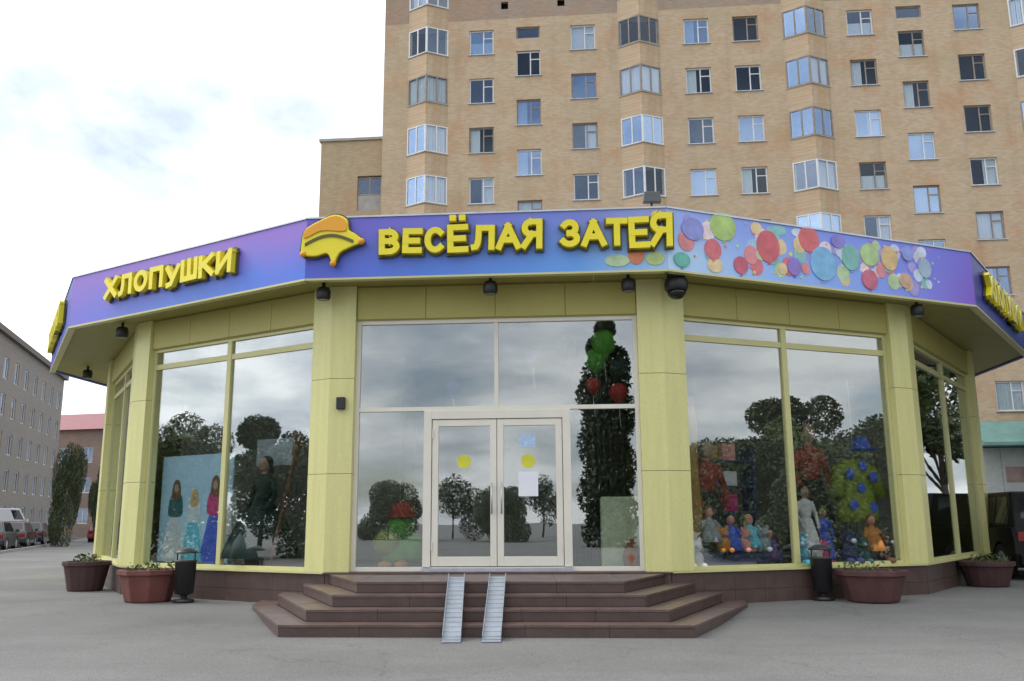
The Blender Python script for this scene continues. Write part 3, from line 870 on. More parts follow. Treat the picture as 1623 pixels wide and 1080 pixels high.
for k in range(nT):
    p = inset(base_path, TR * k)
    z0, z1 = (-0.1 if k == 0 else G0 + hT * k - 0.02), G0 + hT * (k + 1)
    poly = p + [Vector((p[-1].x - 0.4, 16.3)), Vector((p[0].x + 0.4, 16.6))]
    MB().prism([loc2(v) for v in poly], z0, z1 - 0.032).build('step_core', M['joint'], steps)
    po = inset(p, -0.022); pi = inset(p, TR - 0.03 if k < nT - 1 else 1.9)
    pr = inset(p, -0.012)
    for i in range(len(p) - 1):
        Ls = (p[i + 1] - p[i]).length
        n = max(1, round(Ls / (0.95 if i == 2 else 0.8)))
        gap = 0.0025 / Ls
        for j in range(n):
            a, b = j / n + gap, (j + 1) / n - gap
            if k < nT - 1 or i != 2 or True:
                q = [po[i].lerp(po[i + 1], a), po[i].lerp(po[i + 1], b), pi[i].lerp(pi[i + 1], b), pi[i].lerp(pi[i + 1], a)]
                if k == nT - 1:
                    # platform slabs are cut off at the shop wall
                    if i == 2:
                        q[2] = Vector((q[1].x * 1.0, 15.0)); q[3] = Vector((q[0].x * 1.0, 15.0))
                        q[2].y = min(15.1, AB.at(0).y - (q[2].x - AB.p.x) * 0.0693 - 0.075); q[3].y = min(15.1, AB.at(0).y - (q[3].x - AB.p.x) * 0.0693 - 0.075)
                dz = random.uniform(-0.0015, 0.0015)
                if k < nT - 1 or i == 2:
                    MB().prism([loc2(v) for v in q], z1 - 0.03 + dz, z1 + dz).build('tread_slab', M['granite2'], steps)
            q = [pr[i].lerp(pr[i + 1], a), pr[i].lerp(pr[i + 1], b), p[i].lerp(p[i + 1], b), p[i].lerp(p[i + 1], a)]
            MB().prism([loc2(v) for v in q], z1 - hT + (0.004 if k else -0.05), z1 - 0.034).build('riser_slab', M['granite'], steps)
    if k == nT - 1:
        for s_ in (0, 1):
            if s_ == 0:
                tri = [p[2], Vector((p[2].x, AB.at(0).y - (p[2].x - AB.p.x) * 0.0693 - 0.075)), Vector((p[0].x, 15.5)), p[1]]
                tri = [po[2], Vector((po[2].x - 0.004, 14.85)), Vector((p[0].x + 0.02, 15.45)), po[1]]
            else:
                tri = [po[3], po[4], Vector((p[5].x - 0.02, 14.9)), Vector((po[3].x + 0.004, 14.45))]
            if s_ == 0:
                tri = tri[:1] + tri[1:]
            MB().prism([loc2(v) for v in tri], z1 - 0.03, z1 + 0.001).build('tread_slab', M['granite2'], steps)

# stroller ramps (two steel channels)
def ramp(x, label):
    top = Vector((x - 0.06 if x < -0.4 else x + 0.03, 13.0, ZF + 0.02)); bot = Vector((x - 0.02, 11.40, G0 + 0.02))
    r = empty('stroller_ramp', bot, label, 'ramp', 'steel stroller ramps on the steps')
    d = (top - bot).normalized(); s = Vector((1, 0, 0)); n = s.cross(d).normalized()
    def slab(a0, a1, n0, n1, l0=0.0, l1=1.0, t0=Vector()):
        vs = []
        for l in (l0, l1):
            pt = bot.lerp(top, l) - bot
            for (sa, nn) in ((a0, n0), (a1, n0), (a1, n1), (a0, n1)):
                vs.append(pt + s * sa + n * nn)
        return MB().add(vs, [(3, 2, 1, 0), (4, 5, 6, 7), (0, 1, 5, 4), (1, 2, 6, 5), (2, 3, 7, 6), (3, 0, 4, 7)])
    slab(-0.105, 0.105, 0.0, 0.006).build('channel_floor', M['metal'], r)
    slab(-0.115, -0.107, 0.0, 0.06).build('channel_side', M['metal'], r)
    slab(0.107, 0.115, 0.0, 0.06).build('channel_side', M['metal'], r)
    for q in range(14):
        l_ = (q + 0.5) / 14
        slab(-0.10, 0.10, 0.0062, 0.016, l_ - 0.006, l_ + 0.006).build('rib', M['metal'], r)
    MB().box(-0.115, 0.115, -0.16, 0.02, -0.012, -0.004).build('foot_plate', M['metal'], r)
    MB().box(-0.115, 0.115, -0.02, 0.10, -0.006, 0.000).build('top_plate', M['metal'], r, loc=top - bot)
ramp(-0.735, 'left steel channel ramp over the steps')
ramp(-0.25, 'right steel channel ramp over the steps')

# ------------------------------------------------------------------ foliage
def leaf_cloud(mb, centres, n, size, seed, flat=1.0):
    rnd = random.Random(seed)
    for i in range(n):
        cx, cy, cz, r = rnd.choice(centres)
        while True:
            x, y, z = rnd.uniform(-1, 1), rnd.uniform(-1, 1), rnd.uniform(-1, 1)
            d2 = x * x + y * y + z * z
            if 0.05 < d2 < 1 and rnd.random() < 0.25 + 0.75 * d2: break
        c = Vector((cx + x * r, cy + y * r, cz + z * r * flat))
        a = Vector((rnd.uniform(-1, 1), rnd.uniform(-1, 1), rnd.uniform(-1, 1))).normalized()
        b = a.orthogonal().normalized()
        s = size * rnd.uniform(0.6, 1.4)
        mb.add([c - a * s, c - b * s * 0.5, c + a * s, c + b * s * 0.5], [(0, 1, 2, 3)])
def make_tree(h, spread, seed, leafm, n=2600, low=0.32, leaf_k=0.024):
    rnd = random.Random(seed)
    root = bpy.data.objects.new('tree', None); COL.objects.link(root)
    t_ = MB()
    t_.tube((0, 0, -0.1), (0.05 * h * 0.2, 0, h * 0.45), 0.028 * h * 0.6, 0.016 * h * 0.6, 9)
    cs = []
    for i in range(9):
        a = i * 2.4 + rnd.uniform(-.4, .4)
        z0 = h * rnd.uniform(0.25, 0.45)
        r = spread * rnd.uniform(0.35, 0.8)
        e = (r * math.cos(a), r * math.sin(a), h * rnd.uniform(low + 0.12, 0.86))
        t_.tube((0.01 * h, 0, z0), e, 0.008 * h, 0.003 * h, 6)
        cs.append((*e, spread * rnd.uniform(0.32, 0.5)))
    cs.append((0, 0, h * 0.86, spread * 0.4)); cs.append((0, 0, h * 0.62, spread * 0.55))
    t_.build('trunk', M['bark'], root, smooth=True)
    c_ = MB()
    leaf_cloud(c_, cs, n, leaf_k * h, seed)
    c_.build('crown', leafm, root)
    return root
treeA = make_tree(9.0, 3.4, 3, M['leaf'], n=11000, leaf_k=0.0155)
treeB = make_tree(10.5, 3.0, 5, M['leafd'], n=11000, leaf_k=0.0145)
treeD = make_tree(4.2, 2.9, 14, M['leafd'], n=17000, low=-0.05, leaf_k=0.021)
def make_poplar(h, r0, seed):
    root = bpy.data.objects.new('tree', None); COL.objects.link(root)
    MB().tube((0, 0, -0.1), (0, 0, h * 0.8), 0.22, 0.05, 9).build('trunk', M['bark'], root, smooth=True)
    c_ = MB()
    cs = [(0.3 * math.sin(k * 2.1), 0.3 * math.cos(k * 2.1), h * (0.06 + 0.9 * k / 13), r0 * (1.0 if k < 10 else 1.0 - 0.2 * (k - 9))) for k in range(14)]
    leaf_cloud(c_, cs, 16000, 0.15, seed)
    c_.build('crown', M['leafx'], root)
    return root
treeE = make_poplar(13.8, 1.5, 31)  # unseen, added behind the camera to darken the pane right of the doors
treeC = make_tree(6.0, 2.6, 9, M['leafd'], low=0.15)
def place_tree(proto, first, x, y, rz, s, label, group):
    o = proto if first else copy_tree(proto)
    o.location = (x, y, gz(y)); o.rotation_euler = (0, 0, rz); o.scale = (s, s, s)
    tag(o, label, 'tree', group)
    o.name = 'street_tree'
GT = 'trees across the street, mirrored in the shop glass'
used = set()
for (p, x, y, rz, s, lb) in [(treeA, 27, 3, 0.3, 0.66, 'nearer broad tree mirrored in the left pane of the right shop window'), (treeB, 35, -1, 1.2, 0.78, 'tall dark tree mirrored in the right shop window'), (treeA, 33, 8, 2.2, 0.86, 'broad tree mirrored beside the mullion of the right shop window'),
        (treeA, 27, -6, 4.0, 0.6, 'rounded tree mirrored low in the right shop window'), (treeB, 43, 6, 4.4, 0.85, 'far tall tree mirrored in the right shop window'), (treeA, -33, 14, 3.0, 0.72, 'small tree mirrored in the left pane of the left shop window'), (treeB, -40, 9, 0.4, 0.72, 'dark tree mirrored in the left shop window'),
        (treeA, -37, 4, 1.7, 0.78, 'bushy tree mirrored near the mullion of the left shop window'), (treeB, -44, 17, 2.1, 0.74, 'far tree mirrored in the left shop window'), (treeC, -14, -48, 0.2, 0.9, 'low tree mirrored in the glass left of the doors'), (treeC, -7, -55, 1.2, 0.95, 'low tree mirrored in the door glass'),
        (treeC, -27, -46, 2.0, 1.0, 'low tree mirrored in the entrance glass'), (treeA, 16, -50, 0.9, 0.8, 'tree mirrored in the dark glass right of the doors'), (treeE, 0.3, -22.0, 0.0, 1.0, 'tall narrow unseen poplar added to darken the glass right of the doors'), (treeD, 17.5, 9.5, 0.0, 0.85, 'dense bush mirrored low in the left pane of the right shop window'), (treeD, 20.5, 5.5, 1.0, 0.95, 'tall dense bush mirrored at the mullion of the right shop window'), (treeD, 18.5, 13.0, 2.0, 0.9, 'dense bush mirrored low in the right pane of the right shop window'),
        (treeD, 23.5, 9.0, 3.0, 1.1, 'large dense bush mirrored in the right pane of the right shop window'), (treeD, 25, 1.5, 4.0, 1.05, 'far dense bush mirrored in the left pane of the right shop window'), (treeD, 21.5, 17.5, 5.0, 1.0, 'dense bush mirrored beside the right column'),
        (treeD, -25, 15, 0.5, 0.95, 'dense bush mirrored low in the left pane of the left shop window'), (treeD, -27, 10, 1.5, 1.0, 'dense bush mirrored at the mullion of the left shop window'), (treeD, -25, 5.5, 2.5, 1.0, 'dense bush mirrored low in the right pane of the left shop window'),
        (treeD, -32, 19, 3.5, 1.0, 'further dense bush mirrored in the left shop window'), (treeD, -9, -40, 0.7, 0.9, 'bush mirrored behind the left door leaf'), (treeD, 13, -44, 1.7, 1.0, 'bush mirrored behind the right door leaf'), (treeD, -8, -37, 2.7, 0.8, 'low bush mirrored in the middle of the doors'),
        (treeD, 15, -38, 3.7, 0.9, 'bush mirrored in the glass right of the doors'), (treeD, -18, -42, 4.7, 1.0, 'bush mirrored in the glass left of the doors'), (treeB, 15.0, 17.6, 0.7, 0.95, 'tall unseen tree added to shade the right forecourt, mirrored in the end window'), (treeA, 19.6, 23.5, 1.9, 1.0, 'broad unseen tree beside the black car, added to shade the right forecourt'), (treeB, 25, 33, 0.0, 0.9, 'dark tree mirrored in the right end window'), (treeA, 27, 40, 1.0, 0.9, 'green tree mirrored in the right end window')]:  # two trees off the shop's right end are unseen, added to shade the forecourt
    place_tree(p, p.name not in used and id(p) not in used, x, y, rz, s, lb, GT)
    used.add(id(p))
GL = 'trees between the far houses on the left'
for (x, y, rz, s, lb) in [(-27.4, 56, 0.5, 0.98, 'dark green tree before the grey apartment block corner'), (-25.6, 60, 1.6, 0.9, 'dark tree behind the parked cars in front of the red roofed house'), (-29.5, 66, 2.6, 0.95, 'dark tree further back at the grey apartment block')]:
    place_tree(treeD, False, x, y, rz, s, lb, GL)
    tr_ = [q for q in COL.objects if q.get('label') == lb][0]
    tr_.scale = (s * 0.38, s * 0.38, s * 1.36)

# ------------------------------------------------------------------ planters and bins
def planter(name, x, y, r, h, sides, rot, m, label, plants, seed, sx=1.0, grp='flower planters round the shop'):
    root = empty(name, (x, y, gz(y)), label, 'planter', grp)
    prof = [(r * 0.72, 0.0), (r * 0.76, 0.03), (r * 0.97, h - 0.09), (r * 1.05, h - 0.085), (r * 1.05, h), (r * 0.93, h), (r * 0.92, h - 0.05)]
    MB().lathe(prof, sides, sx=sx, rot=rot).build('pot', m, root, bevel=0.01)
    MB().lathe([(r * 0.90, h - 0.10), (r * 0.915, h - 0.045), (r * 0.5, h - 0.02), (0.02, h)], sides, sx=sx, rot=rot).build('soil', M['soil'], root)
    mb = MB()
    rnd = random.Random(seed)
    cs = [(rnd.uniform(-.6, .6) * r * sx, rnd.uniform(-.6, .6) * r, h + rnd.uniform(0.02, 0.10) * plants, 0.16 * plants + 0.05) for _ in range(9)]
    leaf_cloud(mb, cs, int(260 * plants), 0.035, seed, 0.8)
    for c in cs:
        mb.tube((c[0] * 0.8, c[1] * 0.8, h - 0.04), (c[0], c[1], c[2]), 0.006, 0.004, 5)
    stuff_ = mb.build('plants', M['leafp'] if plants < 1.2 else M['leafd'], root)
    stuff(stuff_)
    return root
planter('flower_planter', -8.62, 18.72, 0.44, 0.58, 16, 0, M['brownpot'], 'dark red round planter beside the far left column', 0.5, 1)
planter('flower_planter', -6.28, 16.02, 0.50, 0.54, 8, 0.39, M['redpot'], 'brick red octagonal planter under the left shop window', 0.5, 2, 1.0)
planter('flower_planter', 5.84, 15.18, 0.52, 0.50, 8, 0.39, mat('shaded_red_pot', (0.095, 0.038, 0.036), 0.75, var=0.25, fine=0.15), 'red octagonal planter with shade in its colour under the right shop window', 0.5, 3, 1.05)  # shade on the right side is put into this pot's colour
planter('flower_planter', 9.35, 18.35, 0.50, 0.48, 16, 0, M['brownpot'], 'dark brown planter at the right end before the black car', 0.6, 4)
def bin_proto(label):
    root = empty('litter_bin', (0, 0, 0), label, 'bin', 'black litter bins by the shop windows')
    MB().lathe([(0.16, 0), (0.17, 0.02), (0.17, 0.05), (0.05, 0.07), (0.05, 0.12), (0.155, 0.15), (0.175, 0.66), (0.185, 0.67), (0.185, 0.70)], 20).build('body', M['black'], root, smooth=True)
    MB().tube((-0.15, 0, 0.69), (-0.15, 0, 0.82), 0.012).tube((0.15, 0, 0.69), (0.15, 0, 0.82), 0.012).build('post', M['black'], root)
    MB().lathe([(0.20, 0.815), (0.195, 0.835), (0.11, 0.89), (0.02, 0.91)], 20).build('lid', M['black'], root, smooth=True)
    return root
b1 = bin_proto('black litter bin beside the left red planter')
b1.location = (-5.58, 15.78, gz(15.78))
copy_tree(b1, None, (5.12, 15.42, gz(15.42)), 0, 'black litter bin beside the right red planter')

# ------------------------------------------------------------------ shop displays behind the glass
def colm(name, c, var=0.18):
    return mat(name, c, 0.75, var=var, vscale=6)
SKIN = colm('mannequin_skin', (0.50, 0.33, 0.25), 0.05)
def mannequin(f, u, inn, hgt, label, dress, top, hair, cat='mannequin', base=ZF, wide=1.0, hat=None):
    root = empty('mannequin', f.at(u, -inn, base), label, cat, 'costumed mannequins in the windows', f.rz)
    k = hgt / 1.6
    MB().lathe([(0.17 * k, 0), (0.17 * k, 0.02), (0.03, 0.03), (0.02, 0.2)], 14).build('stand', M['metal'], root)
    MB().pleat([(0.30 * k * wide, 0.14 * k), (0.27 * k * wide, 0.35 * k), (0.19 * k * wide, 0.70 * k), (0.125 * k, 0.95 * k)], ph=u).build('skirt', dress, root, smooth=True)
    MB().lathe([(0.12 * k, 0.94 * k), (0.14 * k, 1.05 * k), (0.17 * k, 1.22 * k), (0.17 * k, 1.28 * k), (0.06 * k, 1.36 * k)], 16, sy=0.7).build('top', top, root, smooth=True)
    arm = MB()
    for s in (-1, 1):
        arm.tube((s * 0.16 * k, 0, 1.29 * k), (s * 0.25 * k, -0.02, 1.03 * k), 0.05 * k, 0.04 * k)
        arm.tube((s * 0.25 * k, -0.02, 1.04 * k), (s * 0.20 * k, -0.14 * k, 0.82 * k), 0.04 * k, 0.03 * k)
        arm.ball((s * 0.20 * k, -0.15 * k, 0.78 * k), 0.035 * k, 0.035 * k, 0.05 * k)
    arm.build('arms', top, root, smooth=True)
    hd = MB()
    hd.tube((0, 0, 1.33 * k), (0, 0, 1.42 * k), 0.045 * k).ball((0, -0.01, 1.50 * k), 0.085 * k, 0.10 * k, 0.115 * k).ball((0, -0.11 * k, 1.49 * k), 0.014 * k, 0.02 * k, 0.025 * k)
    hd.build('head', SKIN, root, smooth=True)
    MB().ball((0, 0.03 * k, 1.53 * k), 0.098 * k, 0.10 * k, 0.11 * k).ball((0, 0.075 * k, 1.38 * k), 0.09 * k, 0.05 * k, 0.17 * k).build('hair', hair, root, smooth=True)
    if hat:
        MB().lathe([(0.17 * k, 1.60 * k), (0.17 * k, 1.615 * k), (0.10 * k, 1.62 * k), (0.085 * k, 1.76 * k)], 16).build('hat', hat, root, smooth=True)
    return root
D = {k: colm('cloth_' + k, c if max(c) < 0.04 else tuple(min(0.82, q * 1.45) for q in c)) for k, c in dict(teal=(0.03, 0.10, 0.11), pale=(0.5, 0.55, 0.6), cyan=(0.10, 0.42, 0.55), magenta=(0.45, 0.03, 0.16), darkgreen=(0.012, 0.035, 0.03), blue=(0.05, 0.10, 0.5), brown=(0.12, 0.06, 0.03),
    black=(0.015, 0.015, 0.015), blond=(0.5, 0.36, 0.14), red=(0.24, 0.02, 0.02), lime=(0.17, 0.22, 0.03), green=(0.07, 0.26, 0.03), white=(0.7, 0.68, 0.72), pink=(0.6, 0.25, 0.22), orange=(0.5, 0.2, 0.05), grey=(0.25, 0.27, 0.3), navy=(0.03, 0.04, 0.12), gold=(0.32, 0.19, 0.05), cream=(0.42, 0.46, 0.33), purple=(0.12, 0.06, 0.22)).items()}
# left window
pb = mat('backdrop_print', (0.52, 0.78, 0.96), 0.6, var=0.15, vscale=1.2)
o = MB().box(-1.0, 1.0, 0, 0.03, 0, 1.98).build('blue_poster', pb, None, CA.at(1.50, -0.36, 0.80), CA.rz)
tag(o, 'bright blue poster board with three printed figures in the left shop window', 'poster')
def printed(u, h, skirt, top, hair, w):
    for q, (poly, mm_) in enumerate(((smooth_poly([(-w, 0.02), (w, 0.02), (w * 0.75, h * 0.35), (w * 0.35, h * 0.58), (-w * 0.35, h * 0.58), (-w * 0.75, h * 0.35)], 3), skirt),
                                    (smooth_poly([(-w * 0.36, h * 0.55), (w * 0.36, h * 0.55), (w * 0.70, h * 0.60), (w * 0.55, h * 0.80), (0, h * 0.85), (-w * 0.55, h * 0.80), (-w * 0.70, h * 0.60)], 3), top),
                                    (smooth_poly([(-w * 0.36, h * 0.78), (w * 0.36, h * 0.78), (w * 0.34, h * 0.96), (0, h * 1.02), (-w * 0.34, h * 0.96)], 3), hair),
                                    ([(w * 0.20 * math.cos(k * 0.524), h * 0.905 + h * 0.055 * math.sin(k * 0.524)) for k in range(12)], SKIN))):
        MB().prism_xz([(x + u, z) for x, z in poly], -0.004 - 0.002 * q, -0.001).build('printed_shape', mm_, o)
printed(-0.55, 1.50, D['pale'], D['teal'], D['brown'], 0.30)
printed(-0.02, 1.32, D['cyan'], D['pale'], D['blond'], 0.27)
printed(0.55, 1.55, D['blue'], D['magenta'], D['brown'], 0.30)
mannequin(CA, 3.05, 0.62, 1.95, 'tall mannequin in a wide dark green cape dress', D['darkgreen'], D['darkgreen'], D['black'], wide=1.75)
o = MB().prism_xz([(-0.13, 0), (0.13, 0), (0.05, 0.75), (-0.05, 0.75)], -0.06, 0.06).build('white_cone_hat', D['white'], None, CA.at(2.50, -0.35, 1.3), CA.rz)
o2 = MB().tube((0, 0, 0), (0, 0, 0.58), 0.02).lathe([(0.2, -0.02), (0.2, 0), (0.03, 0.01)], 14).build('hat_stand', M['metal'], None, CA.at(2.50, -0.35, ZF + 0.02), CA.rz)
tag(o, 'pale pointed hat on a stand beside the dark green cape', 'hat'); tag(o2, 'slim stand carrying the pale pointed hat', 'stand')
o = MB().tube((0, 0, 0), (0.42, 0.10, 2.0), 0.035, 0.035, 8).tube((0.40, 0.1, 1.9), (0.52, 0.12, 2.45), 0.06, 0.12, 10).build('wooden_staff', D['brown'], None, CA.at(3.62, -0.30, ZF + 0.03), CA.rz)
tag(o, 'brown wooden staff leaning in the right pane of the left window', 'staff')
o = MB().box(-0.5, 0.5, 0, 0.02, 0, 0.5).build('hanging_banner', mat('banner_pale', (0.45, 0.52, 0.58), 0.7), None, CA.at(3.0, -0.9, 2.55), CA.rz)
tag(o, 'pale hanging banner above the dark green cape', 'banner')
# centre
o = empty('plush_toy', AB.at(1.02, -0.55, ZF + 0.02), 'green plush toy with a red cap left of the doors', 'toy', None, AB.rz)
MB().ball((0, 0, 0.30), 0.27, 0.22, 0.29).ball((0.30, 0.05, 0.34), 0.26, 0.22, 0.26).build('body', D['green'], o, smooth=True)
MB().ball((-0.12, -0.12, 0.42), 0.24, 0.20, 0.22).build('belly', D['lime'], o, smooth=True)
MB().ball((0.10, 0, 0.70), 0.24, 0.22, 0.20).build('head', D['green'], o, smooth=True)
MB().lathe([(0.30, 0.84), (0.30, 0.87), (0.22, 0.88), (0.16, 1.06), (0.05, 1.1)], 16, c=(0.13, 0)).build('cap', D['red'], o, smooth=True)
MB().ball((-0.12, -0.2, 0.07), 0.12, 0.14, 0.07).ball((0.15, -0.2, 0.07), 0.12, 0.14, 0.07).build('feet', D['orange'], o, smooth=True)
o = MB().box(-0.32, 0.32, 0, 0.5, 0, 1.15).build('display_cabinet', D['cream'], None, AB.at(4.78, -0.35, ZF + 0.02), AB.rz, bevel=0.02)
tag(o, 'pale green cabinet inside the glass right of the doors', 'cabinet')
o = MB().lathe([(0.08, 0), (0.11, 0.05), (0.13, 0.2), (0.09, 0.36), (0.05, 0.42), (0.07, 0.48)], 16).build('terracotta_vase', colm('terracotta', (0.28, 0.09, 0.04)), None, AB.at(4.92, -0.22, ZF + 0.01), AB.rz, smooth=True)
tag(o, 'reddish brown vase before the pale green cabinet', 'vase')
o = MB()
for i in range(10):
    o.lathe([(0.06, 0), (0.055, 3.9)], 8, c=(-0.45 + i * 0.1, 0.02 * (i % 2)))
o = o.build('dark_curtain', D['black'], None, AB.at(4.42, -0.85, ZF + 0.02), AB.rz, smooth=True)
tag(o, 'black hanging curtain behind the glass right of the doors', 'curtain')
def balloon(f, u, inn, z, r, m, label):
    root = empty('balloon', f.at(u, -inn, z), label, 'balloon', 'balloons hanging inside the entrance glass', f.rz)
    MB().lathe([(0.012, -1.28 * r), (0.2 * r, -1.15 * r), (0.62 * r, -0.72 * r), (0.93 * r, -0.2 * r), (1.0 * r, 0.2 * r), (0.85 * r, 0.66 * r), (0.45 * r, 0.96 * r), (0.02, 1.05 * r)], 18).build('skin', m, root, smooth=True)
    MB().lathe([(0.03, -1.36 * r), (0.012, -1.26 * r)], 8).build('knot', m, root)
    MB().tube((0, 0, -1.34 * r), (0.03, 0.02, -1.34 * r - 0.35), 0.004, 0.004, 4).build('string', D['white'], root)
for (u, i, z, r, m, lb) in ((4.58, .35, 4.46, .22, 'green', 'big green balloon high in the glass right of the doors'), (4.45, .5, 4.20, .20, 'green', 'second green balloon below the big one'), (4.86, .55, 4.05, .2, 'darkgreen', 'dark green balloon beside the right entrance column'),
        (4.38, .35, 3.74, .13, 'red', 'red balloon left under the green balloons'), (4.80, .3, 3.60, .16, 'red', 'larger red balloon right under the green balloons'), (3.35, .8, 4.3, .13, 'purple', 'purple balloon above the right door leaf'), (1.95, .8, 3.80, .13, 'purple', 'purple balloon above the left door leaf')):
    balloon(AB, u, i, z, r, D[m], lb)
# right window
o = empty('palm_figure', BD.at(0.72, -0.45, ZF + 0.02), 'tall golden brown costume figure at the left edge of the right window', 'figure', None, BD.rz)
MB().lathe([(0.16, 0), (0.18, 0.9), (0.14, 1.6), (0.16, 2.3), (0.10, 2.9)], 14).build('body', D['gold'], o, smooth=True)
MB().ball((0, 0, 3.0), 0.17, 0.17, 0.22).build('head', D['darkgreen'], o, smooth=True)
mannequin(BD, 1.15, 0.6, 2.1, 'tall mannequin in a dark red jacket behind the doll', D['black'], D['red'], D['black'])
def doll(f, u, inn, z, s, body, label, hair='brown'):
    root = empty('doll', f.at(u, -inn, z), label, 'doll', 'dolls in the right shop window', f.rz)
    MB().pleat([(0.24 * s, 0), (0.20 * s, 0.14 * s), (0.11 * s, 0.36 * s), (0.05 * s, 0.47 * s)], 30, 7, 0.13, u).build('body', D[body], root, smooth=True)
    MB().ball((0, 0, 0.56 * s), 0.085 * s, 0.085 * s, 0.10 * s).build('head', D['pink'], root, smooth=True)
    MB().ball((0, 0.03 * s, 0.59 * s), 0.098 * s, 0.09 * s, 0.10 * s).ball((0, 0.07 * s, 0.48 * s), 0.10 * s, 0.04 * s, 0.14 * s).build('hair', D[hair], root, smooth=True)
    a = MB()
    for q in (-1, 1):
        a.tube((q * 0.10 * s, 0, 0.40 * s), (q * 0.24 * s, -0.08 * s, 0.24 * s), 0.045 * s, 0.035 * s)
    a.build('arms', D[body], root, smooth=True)
doll(BD, 0.95, 0.30, 1.15, 0.85, 'grey', 'pink faced doll in grey at the left of the right window')
doll(BD, 1.40, 0.35, 1.0, 0.9, 'blue', 'doll in a blue dress left of the mullion', 'black')
doll(BD, 1.75, 0.30, 1.05, 0.8, 'cyan', 'doll in a pale blue dress left of the mullion', 'blond')
doll(BD, 2.15, 0.32, 0.85, 0.75, 'purple', 'doll in purple next to the mullion', 'black')
o = MB().box(-0.85, 0.85, -0.2, 0.35, 0, 0.24).build('display_bench', D['navy'], None, BD.at(1.5, -0.42, ZF + 0.02), BD.rz, bevel=0.02)
tag(o, 'dark low display bench under the dolls', 'bench')
rs_ = random.Random(12)
names_ = ['blue', 'cyan', 'purple', 'grey', 'navy', 'white', 'magenta', 'teal', 'orange', 'lime']
side_ = ['left', 'middle', 'right']
for q in range(10):
    cname = names_[q % len(names_)]
    u_ = 0.74 + 0.17 * q
    hh = rs_.uniform(0.22, 0.42)
    o = MB().box(-0.065, 0.065, -0.03, 0.03, 0, hh).box(-0.03, 0.03, -0.028, 0.028, hh + 0.001, hh + 0.05).build('gift_packet', D[cname], None, BD.at(u_, -(0.46 + 0.08 * (q % 2)), ZF + 0.262), BD.rz + rs_.uniform(-.2, .2), bevel=0.012)
    tag(o, '%s packet standing on the display bench behind the dolls' % {'navy': 'dark blue', 'cyan': 'pale blue', 'lime': 'yellow green', 'magenta': 'pink', 'teal': 'dark teal'}.get(cname, cname), 'packet', 'packets on the display bench')
def plush(u, inn, z, k, c1, label):
    root = empty('soft_toy', BD.at(u, -inn, z), label, 'toy', 'soft toys in the right shop window', BD.rz + rs_.uniform(-.5, .5))
    MB().ball((0, 0, 0.12 * k), 0.12 * k, 0.10 * k, 0.13 * k).build('body', D[c1], root, smooth=True)
    hd_ = MB().ball((0, -0.02 * k, 0.30 * k), 0.09 * k, 0.085 * k, 0.085 * k).build('head', D[c1], root, smooth=True)
    for q_ in (-1, 1):
        MB().ball((q_ * 0.07 * k, 0, 0.38 * k), 0.035 * k, 0.02 * k, 0.04 * k).build('ear', D[c1], root, smooth=True)
        MB().ball((q_ * 0.08 * k, -0.10 * k, 0.035 * k), 0.045 * k, 0.07 * k, 0.04 * k).build('paw', D[c1], root, smooth=True)
    MB().ball((0, -0.10 * k, 0.285 * k), 0.04 * k, 0.03 * k, 0.03 * k).build('muzzle', D['grey'], root, smooth=True)
for (u_, k_, c_, lb_) in ((0.62, 1.0, 'white', 'white soft toy low in the left corner of the right window'), (1.17, .9, 'orange', 'orange soft toy between the grey and the blue doll'), (1.60, .85, 'pink', 'pink soft toy between the blue and the pale blue doll'), (1.97, .9, 'grey', 'grey soft toy beside the purple doll'),
        (2.72, 1.1, 'cyan', 'pale blue soft toy just right of the mullion'), (3.22, .9, 'magenta', 'pink soft toy beside the white dressed mannequin'), (3.78, 1.2, 'navy', 'dark blue soft toy under the clown suit'), (4.08, 1.0, 'teal', 'dark teal soft toy beside the orange doll'), (4.60, 1.1, 'brown', 'brown soft toy in the right corner of the right window')):
    plush(u_, 0.24, ZF + (0.262 if u_ < 2.4 and u_ > 0.66 else 0.02), k_ * 1.15, c_, lb_)
sh = empty('shelf_rack', BD.at(1.5, -0.95, ZF), 'dark shelf rack with coloured boxes behind the dolls', 'rack', None, BD.rz)
for z_ in (0.9, 1.35, 1.8):
    MB().box(-0.9, 0.9, 0, 0.35, z_, z_ + 0.03).build('shelf', D['navy'], sh)
for x_ in (-0.9, 0.87):
    MB().box(x_, x_ + 0.03, 0.002, 0.348, 0, 2.1).build('upright', D['navy'], sh)
cc_ = list(zip(('blue', 'cyan', 'lime', 'magenta', 'grey', 'orange', 'purple', 'white', 'teal', 'red', 'gold', 'pink'), ('blue', 'pale blue', 'yellow green', 'bright pink', 'grey', 'orange', 'purple', 'white', 'dark teal', 'red', 'golden', 'pale pink')))
for q, (c_, n_) in enumerate(cc_):
    u_ = 0.78 + 0.38 * (q % 4) + rs_.uniform(-.03, .03); z_ = ZF + (0.93, 1.38, 1.83)[q // 4]
    o = MB().box(-0.14, 0.14, 0, 0.16, 0, rs_.uniform(0.2, 0.34)).build('toy_box', D[c_], None, BD.at(u_, -1.0, z_ + 0.001), BD.rz, bevel=0.006)
    tag(o, '%s box on the %s shelf behind the dolls' % (n_, ('lowest', 'middle', 'top')[q // 4]), 'box', 'boxes on the shelf rack')
mannequin(BD, 3.0, 0.38, 1.35, 'white dressed mannequin right of the mullion', D['white'], D['white'], D['black'])
mannequin(BD, 3.45, 0.45, 0.95, 'small mannequin in a bright blue dress', D['blue'], D['blue'], D['blond'])
mannequin(BD, 3.55, 0.85, 2.5, 'tall mannequin with a long dark red coat', D['black'], D['red'], D['black'])
